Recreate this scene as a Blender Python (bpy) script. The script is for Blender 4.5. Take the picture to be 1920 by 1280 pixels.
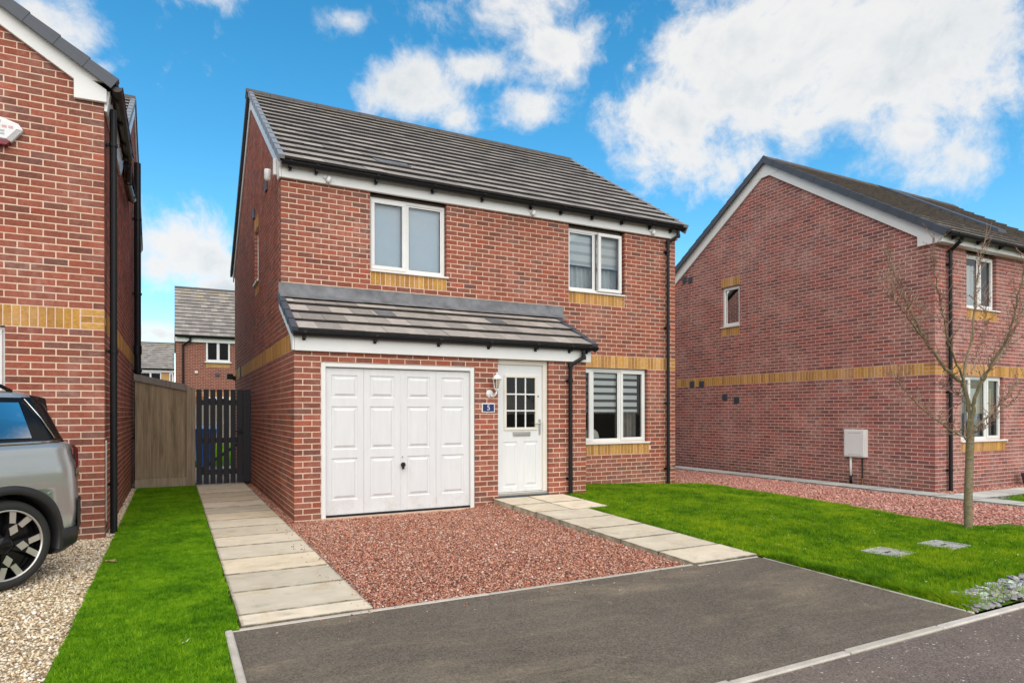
import bpy, math, random
import numpy as np
from math import radians, sin, cos, pi, tan, atan2, asin, sqrt
from mathutils import Vector, Matrix

scene = bpy.context.scene
for o in list(bpy.data.objects):
    bpy.data.objects.remove(o)
COL = scene.collection
RNG = random.Random(7)

# ------------------------------------------------------------------ camera, sky, sun, exposure
CAM = Vector((-1.3552, -8.5285, 1.3664)); YAW = 0.4818; ROLL = -0.0015; FPX = 1215.8; SHY = 133.5
cam_d = bpy.data.cameras.new("camera"); cam = bpy.data.objects.new("camera", cam_d); COL.objects.link(cam)
cam.matrix_world = (Matrix.Translation(CAM) @ Matrix.Rotation(-YAW, 4, 'Z')
                    @ Matrix.Rotation(pi / 2, 4, 'X') @ Matrix.Rotation(ROLL, 4, 'Z'))
cam_d.sensor_width = 36.0; cam_d.lens = 36.0 * FPX / 1920.0; cam_d.shift_y = SHY / 1920.0
cam_d.clip_start = 0.05; cam_d.clip_end = 2000.0
scene.camera = cam

SUN_EL, SUN_AZ = radians(46), radians(190)     # azimuth measured from +Y towards +X
sun_dir = Vector((sin(SUN_AZ) * cos(SUN_EL), cos(SUN_AZ) * cos(SUN_EL), sin(SUN_EL)))
sun_d = bpy.data.lights.new("sun", 'SUN'); sun = bpy.data.objects.new("sun", sun_d); COL.objects.link(sun)
sun_d.energy = 1.5; sun_d.angle = radians(95); sun_d.color = (1.0, 0.89, 0.76)
sun.rotation_euler = (-sun_dir).to_track_quat('-Z', 'Y').to_euler()

scene.view_settings.view_transform = 'Standard'; scene.view_settings.look = 'None'
scene.view_settings.gamma = 1.0; scene.view_settings.use_curve_mapping = False
scene.view_settings.exposure = 1.18

FW = Vector((sin(YAW), cos(YAW), 0)); RT = Vector((cos(YAW), -sin(YAW), 0)); UP = Vector((0, 0, 1))
def pray(px, py):
    return FW + (RT * cos(ROLL) + UP * sin(ROLL)) * ((px - 960) / FPX) + (UP * cos(ROLL) - RT * sin(ROLL)) * ((640 + SHY - py) / FPX)
def proj(P):
    d = Vector(P) - CAM; z = d.dot(FW)
    if z < 0.05: return None
    return (960 + FPX * d.dot(RT) / z, 640 + SHY - FPX * d.z / z, z)

class NT:
    """tiny node-tree helper"""
    def __init__(s, tree): s.t = tree; s.l = tree.links
    def n(s, typ, ins=None, **props):
        nd = s.t.nodes.new(typ)
        for k, v in props.items(): setattr(nd, k, v)
        for k, v in (ins or {}).items():
            sock = nd.inputs[k]
            if isinstance(v, bpy.types.NodeSocket): s.l.new(v, sock)
            elif hasattr(v, 'outputs'): s.l.new(v.outputs[0], sock)
            else: sock.default_value = v
        return nd
    def math(s, op, a, b=0.0, c=0.0, clamp=False):
        return s.n('ShaderNodeMath', {0: a, 1: b, 2: c}, operation=op, use_clamp=clamp).outputs[0]
    def vm(s, op, a, b=(0, 0, 0)):
        return s.n('ShaderNodeVectorMath', {0: a, 1: b}, operation=op)
    def ramp(s, fac, stops):
        r = s.n('ShaderNodeValToRGB', {0: fac}); e = r.color_ramp.elements
        while len(e) < len(stops): e.new(0.5)
        for el, (p, c) in zip(e, stops):
            el.position = p; el.color = c if len(c) == 4 else (*c, 1)
        return r.outputs[0]
    def mix(s, fac, a, b, blend='MIX'):
        m = s.n('ShaderNodeMix', data_type='RGBA', blend_type=blend)
        for i, v in ((0, fac), (6, a), (7, b)):
            if isinstance(v, bpy.types.NodeSocket): s.l.new(v, m.inputs[i])
            else: m.inputs[i].default_value = v if not isinstance(v, tuple) or len(v) == 4 else (*v, 1)
        return m.outputs[2]
    def maprange(s, v, a, b, c=0.0, d=1.0, smooth=False):
        return s.n('ShaderNodeMapRange', {0: v, 1: a, 2: b, 3: c, 4: d}, interpolation_type='SMOOTHSTEP' if smooth else 'LINEAR').outputs[0]
    def noise(s, vec, scale, detail=3.0, rough=0.55, dist=0.0):
        return s.n('ShaderNodeTexNoise', {'Vector': vec, 'Scale': scale, 'Detail': detail, 'Roughness': rough, 'Distortion': dist}).outputs[0]

def make_world():
    w = bpy.data.worlds.new("World"); scene.world = w; w.use_nodes = True
    t = w.node_tree; t.nodes.clear(); N = NT(t)
    sky = N.n('ShaderNodeTexSky', sky_type='NISHITA', sun_disc=False, sun_elevation=SUN_EL, sun_rotation=SUN_AZ,
              air_density=1.0, dust_density=0.15, ozone_density=2.2)
    skyc = N.n('ShaderNodeHueSaturation', {'Hue': 0.484, 'Saturation': 1.36, 'Value': 0.95, 'Color': sky.outputs[0]}).outputs[0]
    bg1 = N.n('ShaderNodeBackground', {'Color': skyc, 'Strength': 0.098})
    tc = N.n('ShaderNodeTexCoord'); D = tc.outputs['Generated']
    sp = N.n('ShaderNodeSeparateXYZ', {0: D})
    az = N.math('ARCTAN2', sp.outputs[0], sp.outputs[1]); el = N.math('ARCSINE', sp.outputs[2])
    ae = N.n('ShaderNodeCombineXYZ', {0: az, 1: el, 2: 0.0}).outputs[0]
    blobs = []
    def blob(px, py, rx, ry, k=1.0):
        d = pray(px, py).normalized(); a = atan2(d.x, d.y); e = asin(d.z)
        d2 = pray(px + rx, py).normalized(); d3 = pray(px, py - ry).normalized()
        blobs.append((a, e, abs(atan2(d2.x, d2.y) - a) + 1e-3, abs(asin(d3.z) - e) + 1e-3, k))
    for b in [(1420, 110, 300, 190), (1250, 215, 130, 130), (1640, 120, 340, 150), (1800, 150, 260, 170), (1210, 300, 80, 45, .7), (1720, 235, 90, 90),
              (1840, 300, 120, 60, .55), (1400, 300, 90, 50, .5), (960, 20, 150, 75), (1040, 85, 110, 75), (890, 125, 75, 40, .8), (790, 180, 95, 80), (850, 220, 60, 40, .7),
              (985, 205, 75, 40, .62), (650, 38, 45, 25, .5), (90, 40, 120, 85), (40, 90, 110, 70), (195, 125, 30, 22, .5), (340, 450, 105, 95), (390, 480, 65, 58), (295, 495, 50, 50, .8),
              (425, 545, 60, 28), (300, 625, 45, 22, .8), (1560, -120, 380, 160), (800, -150, 260, 120), (200, -160, 260, 130)]:
        blob(*b)
    R2 = random.Random(11)
    blobs.append((radians(104), radians(20), radians(26), radians(13), 1.0))       # the bank of cloud mirrored in the car's window
    for i in range(58):                                    # unseen cloud round the rest of the sky, thickened to lift the ambient light
        a = YAW + radians(62 + i * (236 / 58.0) + R2.uniform(-5, 5)); e = radians(R2.choice([6, 16, 28, 42, 58]) + R2.uniform(-5, 5))
        a = (a + pi) % (2 * pi) - pi
        blobs.append((a, e, radians(R2.uniform(11, 24)) / max(.45, cos(e)), radians(R2.uniform(7, 14)), 1.0))
    acc = None
    for a, e, ra, re, k in blobs:
        d = N.vm('MULTIPLY', N.vm('SUBTRACT', ae, (a, e, 0)).outputs[0], (1 / ra, 1 / re, 0)).outputs[0]
        ln = N.n('ShaderNodeVectorMath', {0: d}, operation='LENGTH').outputs['Value']
        v = N.math('MULTIPLY', N.math('SUBTRACT', 1.25, ln), k)
        acc = v if acc is None else N.math('SMOOTH_MAX', acc, v, 0.25)
    acc = N.math('MINIMUM', acc, 1.0)
    warp = N.n('ShaderNodeTexNoise', {'Vector': D, 'Scale': 3.0, 'Detail': 4.0})
    dv = N.vm('ADD', D, N.vm('MULTIPLY', N.vm('SUBTRACT', warp.outputs[1], (.5, .5, .5)).outputs[0], (.18, .18, .12)).outputs[0]).outputs[0]
    n1 = N.noise(dv, 5.0, 14.0, 0.66)
    n2 = N.noise(dv, 14.0, 10.0, 0.66)
    n3 = N.noise(dv, 42.0, 6.0, 0.6)
    dens = N.math('ADD', acc, N.math('ADD', N.math('MULTIPLY', N.math('SUBTRACT', n1, 0.5), 2.7), N.math('ADD', N.math('MULTIPLY', N.math('SUBTRACT', n2, .5), 1.5), N.math('MULTIPLY', N.math('SUBTRACT', n3, .5), .35))))
    fac = N.maprange(dens, 0.08, 0.88, 0, 1, True)
    fac = N.math('MULTIPLY', fac, 0.95)
    core = N.maprange(N.math('ADD', dens, N.math('MULTIPLY', N.math('SUBTRACT', N.noise(D, 2.6, 4.0, .5), .5), 2.4)), 0.5, 1.7, 0, 1, True)
    cc = N.mix(core, (1.0, 0.985, 0.965), (0.66, 0.74, 0.79))
    bg2 = N.n('ShaderNodeBackground', {'Color': cc, 'Strength': 0.41})
    mx = N.n('ShaderNodeMixShader', {0: fac, 1: bg1, 2: bg2})
    N.n('ShaderNodeOutputWorld', {0: mx})
make_world()

# ------------------------------------------------------------------ object helpers
WM = {}
def wmat(o): return WM.get(o.name, Matrix.Identity(4)) if o is not None else Matrix.Identity(4)
def put(o, parent=None):
    COL.objects.link(o)
    if parent is not None: o.parent = parent
    WM[o.name] = wmat(parent) @ o.matrix_basis
    return o
def tag(o, label=None, cat=None, group=None, kind=None):
    for k, v in (('label', label), ('category', cat), ('group', group), ('kind', kind)):
        if v: o[k] = v
    return o
def thing(name, loc, label, cat, group=None, rz=0.0):
    o = bpy.data.objects.new(name, None); o.location = loc; o.rotation_euler = (0, 0, rz); o.empty_display_size = .2
    put(o); WM[o.name] = Matrix.Translation(Vector(loc)) @ Matrix.Rotation(rz, 4, 'Z')
    return tag(o, label, cat, group)

class MB:
    def __init__(s): s.v = []; s.f = []; s.m = []; s.t = []; s.tinted = False
    def add(s, vs, fs, mi=0, tint=None):
        b = len(s.v); s.v += [tuple(p) for p in vs]
        for f in fs: s.f.append(tuple(i + b for i in f)); s.m.append(mi)
        if tint is not None: s.tinted = True
        s.t += [tint or (1, 1, 1, 1)] * len(vs)
        return s
    def box(s, x0, x1, y0, y1, z0, z1, mi=0, tint=None):
        return s.add([(x0, y0, z0), (x1, y0, z0), (x1, y1, z0), (x0, y1, z0), (x0, y0, z1), (x1, y0, z1), (x1, y1, z1), (x0, y1, z1)],
                     [(0, 3, 2, 1), (4, 5, 6, 7), (0, 1, 5, 4), (1, 2, 6, 5), (2, 3, 7, 6), (3, 0, 4, 7)], mi, tint)
    def obox(s, F, a0, a1, d0, d1, z0, z1, mi=0, tint=None):
        """box in a wall frame F=(O,u,n): a along u, d along n, z up"""
        O, u, n = F
        P = lambda a, d, z: O + u * a + n * d + Vector((0, 0, z))
        return s.add([P(a0, d1, z0), P(a1, d1, z0), P(a1, d0, z0), P(a0, d0, z0), P(a0, d1, z1), P(a1, d1, z1), P(a1, d0, z1), P(a0, d0, z1)],
                     [(0, 3, 2, 1), (4, 5, 6, 7), (0, 1, 5, 4), (1, 2, 6, 5), (2, 3, 7, 6), (3, 0, 4, 7)], mi, tint)
    def prism(s, pts, vec, mi=0, tint=None):
        n = len(pts); v = Vector(vec); P = [Vector(p) for p in pts]
        return s.add(P + [p + v for p in P], [tuple(range(n - 1, -1, -1)), tuple(range(n, 2 * n))] + [(i, (i + 1) % n, n + (i + 1) % n, n + i) for i in range(n)], mi, tint)
    def tube(s, path, r, n=10, mi=0, caps=True, tint=None):
        path = [Vector(p) for p in path]; rs = r if isinstance(r, (list, tuple)) else [r] * len(path)
        vs = []; prev = None
        for i, p in enumerate(path):
            t = ((path[min(i + 1, len(path) - 1)] - p).normalized() + (p - path[max(i - 1, 0)]).normalized())
            if t.length < 1e-6: t = Vector((0, 0, 1))
            t.normalize()
            a = prev if prev is not None else (Vector((1, 0, 0)) if abs(t.x) < .8 else Vector((0, 1, 0)))
            a = (a - t * a.dot(t)).normalized(); b = t.cross(a); prev = a
            vs += [p + (a * cos(2 * pi * k / n) + b * sin(2 * pi * k / n)) * rs[i] for k in range(n)]
        fs = [(i * n + k, i * n + (k + 1) % n, (i + 1) * n + (k + 1) % n, (i + 1) * n + k) for i in range(len(path) - 1) for k in range(n)]
        if caps: fs += [tuple(range(n - 1, -1, -1)), tuple(range((len(path) - 1) * n, len(path) * n))]
        return s.add(vs, fs, mi, tint)
    def lathe(s, prof, M=None, n=24, mi=0, a0=0.0, a1=2 * pi, tint=None):
        """profile [(r, h)] turned about local Z, placed by matrix M"""
        M = M or Matrix.Identity(4); full = abs(a1 - a0 - 2 * pi) < 1e-6; cnt = n if full else n + 1
        vs = [M @ Vector((r * cos(a0 + (a1 - a0) * k / n), r * sin(a0 + (a1 - a0) * k / n), h)) for r, h in prof for k in range(cnt)]
        fs = []
        for i in range(len(prof) - 1):
            for k in range(n):
                k2 = (k + 1) % cnt if full else k + 1
                fs.append((i * cnt + k, i * cnt + k2, (i + 1) * cnt + k2, (i + 1) * cnt + k))
        return s.add(vs, fs, mi, tint)
    def build(s, name, mats, parent=None, smooth=False, bevel=0.0, kind=None, local=False, seg=2):
        me = bpy.data.meshes.new(name)
        vs = s.v
        if parent is not None and not local:
            inv = wmat(parent).inverted(); vs = [tuple(inv @ Vector(p)) for p in vs]
        me.from_pydata(vs, [], s.f)
        for m in (mats if isinstance(mats, (list, tuple)) else [mats]): me.materials.append(m)
        if any(s.m): me.polygons.foreach_set('material_index', s.m)
        if s.tinted:
            at = me.color_attributes.new('tint', 'FLOAT_COLOR', 'POINT')
            at.data.foreach_set('color', np.array(s.t, dtype=np.float32).ravel())
        if smooth: me.polygons.foreach_set('use_smooth', [True] * len(me.polygons))
        me.update()
        o = bpy.data.objects.new(name, me); put(o, parent)
        if bevel:
            b = o.modifiers.new('bevel', 'BEVEL'); b.width = bevel; b.segments = seg; b.limit_method = 'ANGLE'; b.angle_limit = radians(40)
        if kind: o['kind'] = kind
        return o

def np_mesh(name, verts, faces, mats, parent=None, tint=None, kind=None, smooth=False):
    """big mesh from arrays: verts (n,3), faces (m,k)"""
    me = bpy.data.meshes.new(name); n, k = faces.shape
    me.vertices.add(len(verts)); me.vertices.foreach_set('co', verts.astype(np.float32).ravel())
    me.loops.add(n * k); me.loops.foreach_set('vertex_index', faces.astype(np.int32).ravel())
    me.polygons.add(n); me.polygons.foreach_set('loop_start', np.arange(0, n * k, k, dtype=np.int32))
    me.update(calc_edges=True)
    for m in (mats if isinstance(mats, (list, tuple)) else [mats]): me.materials.append(m)
    if tint is not None:
        at = me.color_attributes.new('tint', 'FLOAT_COLOR', 'POINT')
        at.data.foreach_set('color', np.concatenate([tint, np.ones((len(tint), 1))], 1).astype(np.float32).ravel())
    if smooth: me.polygons.foreach_set('use_smooth', np.ones(n, dtype=bool))
    o = bpy.data.objects.new(name, me); put(o, parent)
    if kind: o['kind'] = kind
    return o

# ------------------------------------------------------------------ materials
def new_mat(name):
    m = bpy.data.materials.new(name); m.use_nodes = True; t = m.node_tree; t.nodes.clear()
    N = NT(t); N.pos = N.n('ShaderNodeNewGeometry').outputs['Position']
    return m, N
def finish(N, color, rough=0.6, bump=None, bstr=0.3, bdist=0.01, metal=0.0, spec=0.5, **kw):
    ins = {'Base Color': color if isinstance(color, bpy.types.NodeSocket) else (*color[:3], 1), 'Roughness': rough, 'Metallic': metal, 'Specular IOR Level': spec}
    if bump is not None:
        ins['Normal'] = N.n('ShaderNodeBump', {'Height': bump, 'Strength': bstr, 'Distance': bdist}).outputs[0]
    ins.update(kw)
    p = N.n('ShaderNodeBsdfPrincipled', ins)
    N.n('ShaderNodeOutputMaterial', {0: p.outputs[0]})
def src_color(N, src):
    if src == 'obj': return N.n('ShaderNodeObjectInfo').outputs['Color']
    return N.n('ShaderNodeAttribute', attribute_name='tint').outputs['Color']
def simple(name, col, rough=0.5, var=0.12, scale=6.0, fine=0.0, bump=0.0, metal=0.0, spec=0.5, src=None, dirt=0.0, **kw):
    m, N = new_mat(name)
    n1 = N.noise(N.pos, scale, 5.0, .6)
    f = N.maprange(n1, .25, .75, 1 - var, 1 + var)
    c = src_color(N, src) if src else N.n('ShaderNodeRGB').outputs[0]
    if not src: c.default_value = (*col, 1)
    c = N.mix(1.0, c, N.n('ShaderNodeCombineXYZ', {0: f, 1: f, 2: f}).outputs[0], 'MULTIPLY')
    if fine:
        g = N.maprange(N.noise(N.pos, 160.0, 3.0, .6), .3, .7, 1 - fine, 1 + fine)
        c = N.mix(1.0, c, N.n('ShaderNodeCombineXYZ', {0: g, 1: g, 2: g}).outputs[0], 'MULTIPLY')
    if dirt:
        d = N.maprange(N.noise(N.pos, 2.3, 6.0, .65, .6), .55, .8, 0, dirt, True)
        c = N.mix(d, c, (.16, .13, .09))
    b = N.noise(N.pos, 90.0, 4.0, .6) if bump else None
    finish(N, c, rough, b, bump, .004, metal, spec, **kw)
    return m
def brick_mat(name, src, bloom=0.35):
    m, N = new_mat(name)
    c = src_color(N, src)
    n1 = N.noise(N.pos, 34.0, 5.0, .65); n2 = N.noise(N.pos, 210.0, 3.0, .6)
    f = N.math('MULTIPLY', N.maprange(n1, .25, .75, .72, 1.28), N.maprange(n2, .25, .75, .84, 1.16))
    c = N.mix(1.0, c, N.n('ShaderNodeCombineXYZ', {0: f, 1: f, 2: f}).outputs[0], 'MULTIPLY')
    k = N.math('MULTIPLY', N.maprange(N.noise(N.pos, 1.6, 5.0, .6), .42, .68, 0, 1, True), N.maprange(N.noise(N.pos, 13.0, 4.0, .6), .4, .7, .15, 1.0, True))
    c = N.mix(N.math('MULTIPLY', k, bloom), c, (.52, .33, .28))
    g = N.maprange(N.noise(N.pos, 2.7, 5.0, .6, .5), .60, .78, 0, .5, True)       # sooty patches
    zz = N.n('ShaderNodeSeparateXYZ', {0: N.pos}).outputs[2]
    sp_ = N.math('MULTIPLY', N.maprange(zz, .02, .42, 1, 0, True), N.maprange(N.noise(N.pos, 5.0, 5.0, .6), .4, .65, 0, .5, True))      # rain splash at the foot
    c = N.mix(sp_, c, (.20, .135, .095))
    c = N.mix(N.math('MULTIPLY', g, .7), c, (.13, .075, .06))
    finish(N, c, .86, N.math('ADD', n2, N.math('MULTIPLY', n1, 1.2)), .55, .004, spec=.25)
    return m
M = {}
M['brick_o'] = brick_mat('brick_face_single', 'obj'); M['brick_s'] = brick_mat('brick_face', 'attr')
M['pink_o'] = brick_mat('bloomed_brick_single', 'obj', .8); M['pink_s'] = brick_mat('bloomed_brick', 'attr', .8)
M['mortar'] = simple('mortar_buff', (.74, .54, .41), .95, .12, 5.0, .18, .5)
M['mortar_p'] = simple('mortar_pink', (.72, .51, .44), .95, .14, 4.0, .18, .5)
M['mortar_y'] = simple('mortar_cream', (.60, .43, .32), .95, .14, 5.0, .18, .5)
def tile_mat(name, src):
    m, N = new_mat(name); c = src_color(N, src)
    n1 = N.noise(N.pos, 9.0, 6.0, .65); n2 = N.noise(N.pos, 120.0, 3.0, .6)
    f = N.math('MULTIPLY', N.maprange(n1, .25, .75, .8, 1.2), N.maprange(n2, .3, .7, .88, 1.12))
    c = N.mix(1.0, c, N.n('ShaderNodeCombineXYZ', {0: f, 1: f, 2: f}).outputs[0], 'MULTIPLY')
    k = N.maprange(N.noise(N.pos, 3.1, 6.0, .7, .4), .66, .76, 0, .5, True)
    c = N.mix(k, c, (.30, .25, .12))
    hz = N.maprange(N.n('ShaderNodeSeparateXYZ', {0: N.pos}).outputs[2], 6.9, 7.5, 0, 1, True)          # yellow lichen along the ridge
    c = N.mix(N.math('MULTIPLY', hz, N.maprange(N.noise(N.pos, 1.7, 6.0, .7), .50, .66, 0, .7, True)), c, (.42, .30, .06))
    finish(N, c, .7, N.math('ADD', n2, n1), .3, .004, spec=.35)
    return m
M['tile_o'] = tile_mat('roof_tile_single', 'obj'); M['tile_s'] = tile_mat('roof_tile', 'attr')
M['tile_edge'] = simple('tile_edge_shade_charcoal', (.036, .032, .030), .85, .3, 14.0, .2)  # near-black edge colour also carries the shadow line under each tile course
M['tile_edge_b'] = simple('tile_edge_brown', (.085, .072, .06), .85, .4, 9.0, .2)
M['ridge'] = simple('ridge_concrete', (.085, .075, .068), .8, .3, 7.0, .15, .3)
M['verge'] = simple('verge_cap_grey_plastic', (.25, .265, .285), .45, .1, 4.0)  # pale tone includes the sky reflected on the caps
M['verge_d'] = simple('verge_cap_slate_plastic', (.06, .07, .09), .5, .12, 4.0)
M['white'] = simple('white_upvc', (.76, .765, .755), .35, .04, 3.0, 0, 0, dirt=.10)
def door_mat(name, col):
    m, N = new_mat(name); zz = N.n('ShaderNodeSeparateXYZ', {0: N.pos}).outputs[2]
    n1 = N.noise(N.vm('MULTIPLY', N.pos, (9, 9, 1.4)).outputs[0], 1.6, 6.0, .62); f = N.maprange(n1, .3, .7, .955, 1.035)
    c = N.mix(1.0, (*col, 1), N.n('ShaderNodeCombineXYZ', {0: f, 1: f, 2: f}).outputs[0], 'MULTIPLY')
    g = N.math('MULTIPLY', N.maprange(zz, .05, .40, 1, 0, True), N.maprange(N.noise(N.pos, 7.0, 6.0, .65), .42, .7, 0, .30, True))
    c = N.mix(g, c, (.33, .27, .20)); finish(N, c, .4, N.noise(N.pos, 3.0, 2.0, .5), .05, .01); return m
M['whitedoor'] = door_mat('white_door_paint', (.70, .71, .72)) or simple('white_door_paint', (.70, .71, .72), .38, .02, 2.0)
M['cream'] = simple('cream_frame', (.72, .69, .62), .45, .05, 3.0)
M['black'] = simple('black_plastic', (.009, .009, .011), .45, .2, 8.0, 0, 0, spec=.3)
M['brown'] = simple('brown_black_plastic', (.02, .014, .013), .35, .2, 8.0)
M['dark'] = simple('dark_void', (.02, .019, .02), .9, .1)
M['lead'] = simple('lead_sheet', (.155, .16, .172), .6, .45, 5.0, .15, .6, metal=.1)
M['steel'] = simple('brushed_steel', (.52, .50, .47), .3, .1, 30.0, metal=.85)
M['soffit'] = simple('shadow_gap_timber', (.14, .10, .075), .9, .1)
M['slab_o'] = None
def slab_mat():
    m, N = new_mat('concrete_slab'); c = N.n('ShaderNodeObjectInfo').outputs['Color']
    n1 = N.noise(N.pos, 3.2, 7.0, .65); n2 = N.noise(N.pos, 150.0, 4.0, .65)
    f = N.math('MULTIPLY', N.maprange(n1, .25, .75, .82, 1.12), N.maprange(n2, .25, .75, .88, 1.12))
    c = N.mix(1.0, c, N.n('ShaderNodeCombineXYZ', {0: f, 1: f, 2: f}).outputs[0], 'MULTIPLY')
    st = N.maprange(N.noise(N.vm('MULTIPLY', N.pos, (1.7, 2.3, 1)).outputs[0], 1.9, 6.0, .62, .7), .52, .72, 0, .40, True)
    c = N.mix(st, c, (.46, .31, .12))
    dk = N.maprange(N.noise(N.vm('MULTIPLY', N.pos, (1.9, 2.6, 1)).outputs[0], 2.3, 6.0, .65, .5), .55, .78, 0, .42, True)
    c = N.mix(dk, c, (.15, .135, .11))
    gs = N.n('ShaderNodeSeparateXYZ', {0: N.n('ShaderNodeTexCoord').outputs['Generated']})          # grime gathered along each slab's edges
    ey = N.math('MINIMUM', gs.outputs[1], N.math('SUBTRACT', 1.0, gs.outputs[1])); ex = N.math('MINIMUM', gs.outputs[0], N.math('SUBTRACT', 1.0, gs.outputs[0]))
    em = N.math('MAXIMUM', N.maprange(ey, .012, .050, 1, 0, True), N.maprange(ex, .006, .028, .7, 0, True))
    em = N.math('MULTIPLY', em, N.maprange(N.noise(N.pos, 9.0, 5.0, .65), .32, .62, .15, .75, True))
    c = N.mix(em, c, (.085, .075, .05))
    finish(N, c, .88, n2, .35, .003, spec=.25); return m
M['slab'] = slab_mat()
M['kerb'] = simple('edging_concrete', (.52, .47, .40), .9, .16, 9.0, .16, .4, src='obj', dirt=.45)
def tarmac_mat(name, base, stain, speck, sp_lo, reddish=None):
    m, N = new_mat(name)
    n1 = N.noise(N.pos, .9, 6.0, .6, .4); n2 = N.noise(N.pos, 260.0, 3.0, .7); n3 = N.noise(N.pos, 90.0, 4.0, .65)
    v = N.n('ShaderNodeTexVoronoi', {'Vector': N.pos, 'Scale': 125.0}); vc = N.n('ShaderNodeSeparateColor', {0: v.outputs['Color']})
    f = N.math('MULTIPLY', N.maprange(n1, .3, .7, .85, 1.15), N.maprange(vc.outputs[0], 0, 1, .62, 1.4))
    f = N.math('MULTIPLY', f, N.maprange(n2, .3, .7, .75, 1.25))
    c = N.mix(1.0, base, N.n('ShaderNodeCombineXYZ', {0: f, 1: f, 2: f}).outputs[0], 'MULTIPLY')
    st = N.maprange(N.noise(N.vm('MULTIPLY', N.pos, (.55, 1.5, 1)).outputs[0], 1.15, 8.0, .70, .6), .46, .72, 0, .78, True)
    st = N.math('MULTIPLY', st, N.maprange(N.noise(N.pos, 38.0, 5.0, .75), .36, .60, .25, 1.0, True))
    c = N.mix(st, c, stain)
    st2 = N.maprange(N.noise(N.pos, 4.0, 8.0, .75, .8), .60, .74, 0, .6, True)
    c = N.mix(st2, c, tuple(min(1, x * 1.35) for x in stain))
    dk = N.maprange(N.noise(N.pos, 1.7, 7.0, .7, .9), .58, .74, 0, .45, True)
    c = N.mix(dk, c, tuple(x * .55 for x in base))
    s2 = N.maprange(N.noise(N.pos, 42.0, 2.0, .5), sp_lo, sp_lo + .05, 0, 1)
    c = N.mix(s2, c, speck)
    finish(N, c, .93, N.math('ADD', N.math('ADD', v.outputs['Distance'], n2), n3), .6, .006, spec=.25); return m
M['tarmac'] = tarmac_mat('tarmac_drive', (.150, .125, .097), (.36, .285, .19), (.48, .42, .33), .735)
M['footway'] = tarmac_mat('tarmac_footway', (.175, .138, .118), (.26, .205, .16), (.62, .57, .52), .68)
def ground_bed(name, a, b, scale=60.0):
    m, N = new_mat(name); n = N.noise(N.pos, scale, 4.0, .7)
    finish(N, N.mix(N.maprange(n, .3, .7, 0, 1), a, b), .95, n, .8, .01, spec=.2); return m
M['bed_red'] = ground_bed('gravel_bed_red', (.15, .06, .048), (.36, .16, .12))
M['bed_cream'] = ground_bed('gravel_bed_cream', (.26, .20, .13), (.58, .47, .33))
M['soil'] = ground_bed('soil', (.03, .025, .015), (.08, .06, .035))
M['joint'] = ground_bed('mossy_joint', (.045, .042, .028), (.13, .115, .08), 30.0)
M['turf_bed'] = ground_bed('turf_base', (.04, .105, .006), (.10, .21, .010), 20.0)
M['stone'] = simple('stone_chip', (1, 1, 1), .88, .16, 40.0, .12, src='attr', spec=.3)
M['slate'] = simple('slate_chip', (1, 1, 1), .75, .3, 26.0, .2, .5, src='obj', spec=.25)
def blade_mat(name, dark, mid, light, pscale):
    m, N = new_mat(name)
    t = N.n('ShaderNodeAttribute', attribute_name='tint').outputs['Fac']
    p = N.noise(N.pos, pscale, 5.0, .65)
    p2 = N.noise(N.pos, pscale * 7.5, 4.0, .65)
    k = N.math('ADD', N.math('MULTIPLY', t, .62), N.math('ADD', N.maprange(p, .3, .7, -.24, .44), N.maprange(p2, .3, .7, -.26, .26)))
    c = N.ramp(k, [(0.0, dark), (.42, mid), (1.0, light)])
    d = N.n('ShaderNodeBsdfDiffuse', {'Color': c}); tr = N.n('ShaderNodeBsdfTranslucent', {'Color': c}); g = N.n('ShaderNodeBsdfGlossy', {'Color': (.5, .55, .4, 1), 'Roughness': .5})
    a = N.n('ShaderNodeMixShader', {0: .4, 1: d, 2: tr}); b = N.n('ShaderNodeMixShader', {0: .03, 1: a, 2: g})
    N.n('ShaderNodeOutputMaterial', {0: b}); return m
M['turf'] = blade_mat('artificial_turf_blade', (.07, .22, .004), (.185, .41, .007), (.38, .60, .02), 2.2)
M['lawn'] = blade_mat('lawn_blade', (.06, .17, .004), (.19, .38, .006), (.50, .58, .016), 1.3)
def wood_mat(name, a, b, green=0.3):
    m, N = new_mat(name)
    g = N.noise(N.vm('MULTIPLY', N.pos, (26, 26, 1.6)).outputs[0], 1.0, 6.0, .6, .6)
    c = N.mix(N.maprange(g, .3, .7, 0, 1), a, b)
    o = N.n('ShaderNodeObjectInfo').outputs['Random']; f = N.maprange(o, 0, 1, .85, 1.15)
    c = N.mix(1.0, c, N.n('ShaderNodeCombineXYZ', {0: f, 1: f, 2: f}).outputs[0], 'MULTIPLY')
    gr = N.maprange(N.noise(N.vm('MULTIPLY', N.pos, (3, 3, .9)).outputs[0], 1.6, 5.0, .6), .52, .75, 0, green, True)
    c = N.mix(gr, c, (.075, .10, .03))
    finish(N, c, .85, g, .4, .004, spec=.25); return m
M['fence'] = wood_mat('weathered_fence_board', (.21, .155, .098), (.40, .31, .21), .5)
M['post'] = wood_mat('fence_post_timber', (.26, .20, .14), (.42, .34, .25), .4)
M['cap'] = wood_mat('weathered_cap_rail', (.19, .17, .155), (.31, .28, .25), .1)
M['navy'] = simple('gate_navy_stain', (.012, .012, .02), .55, .25, 10.0, .1)
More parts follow.
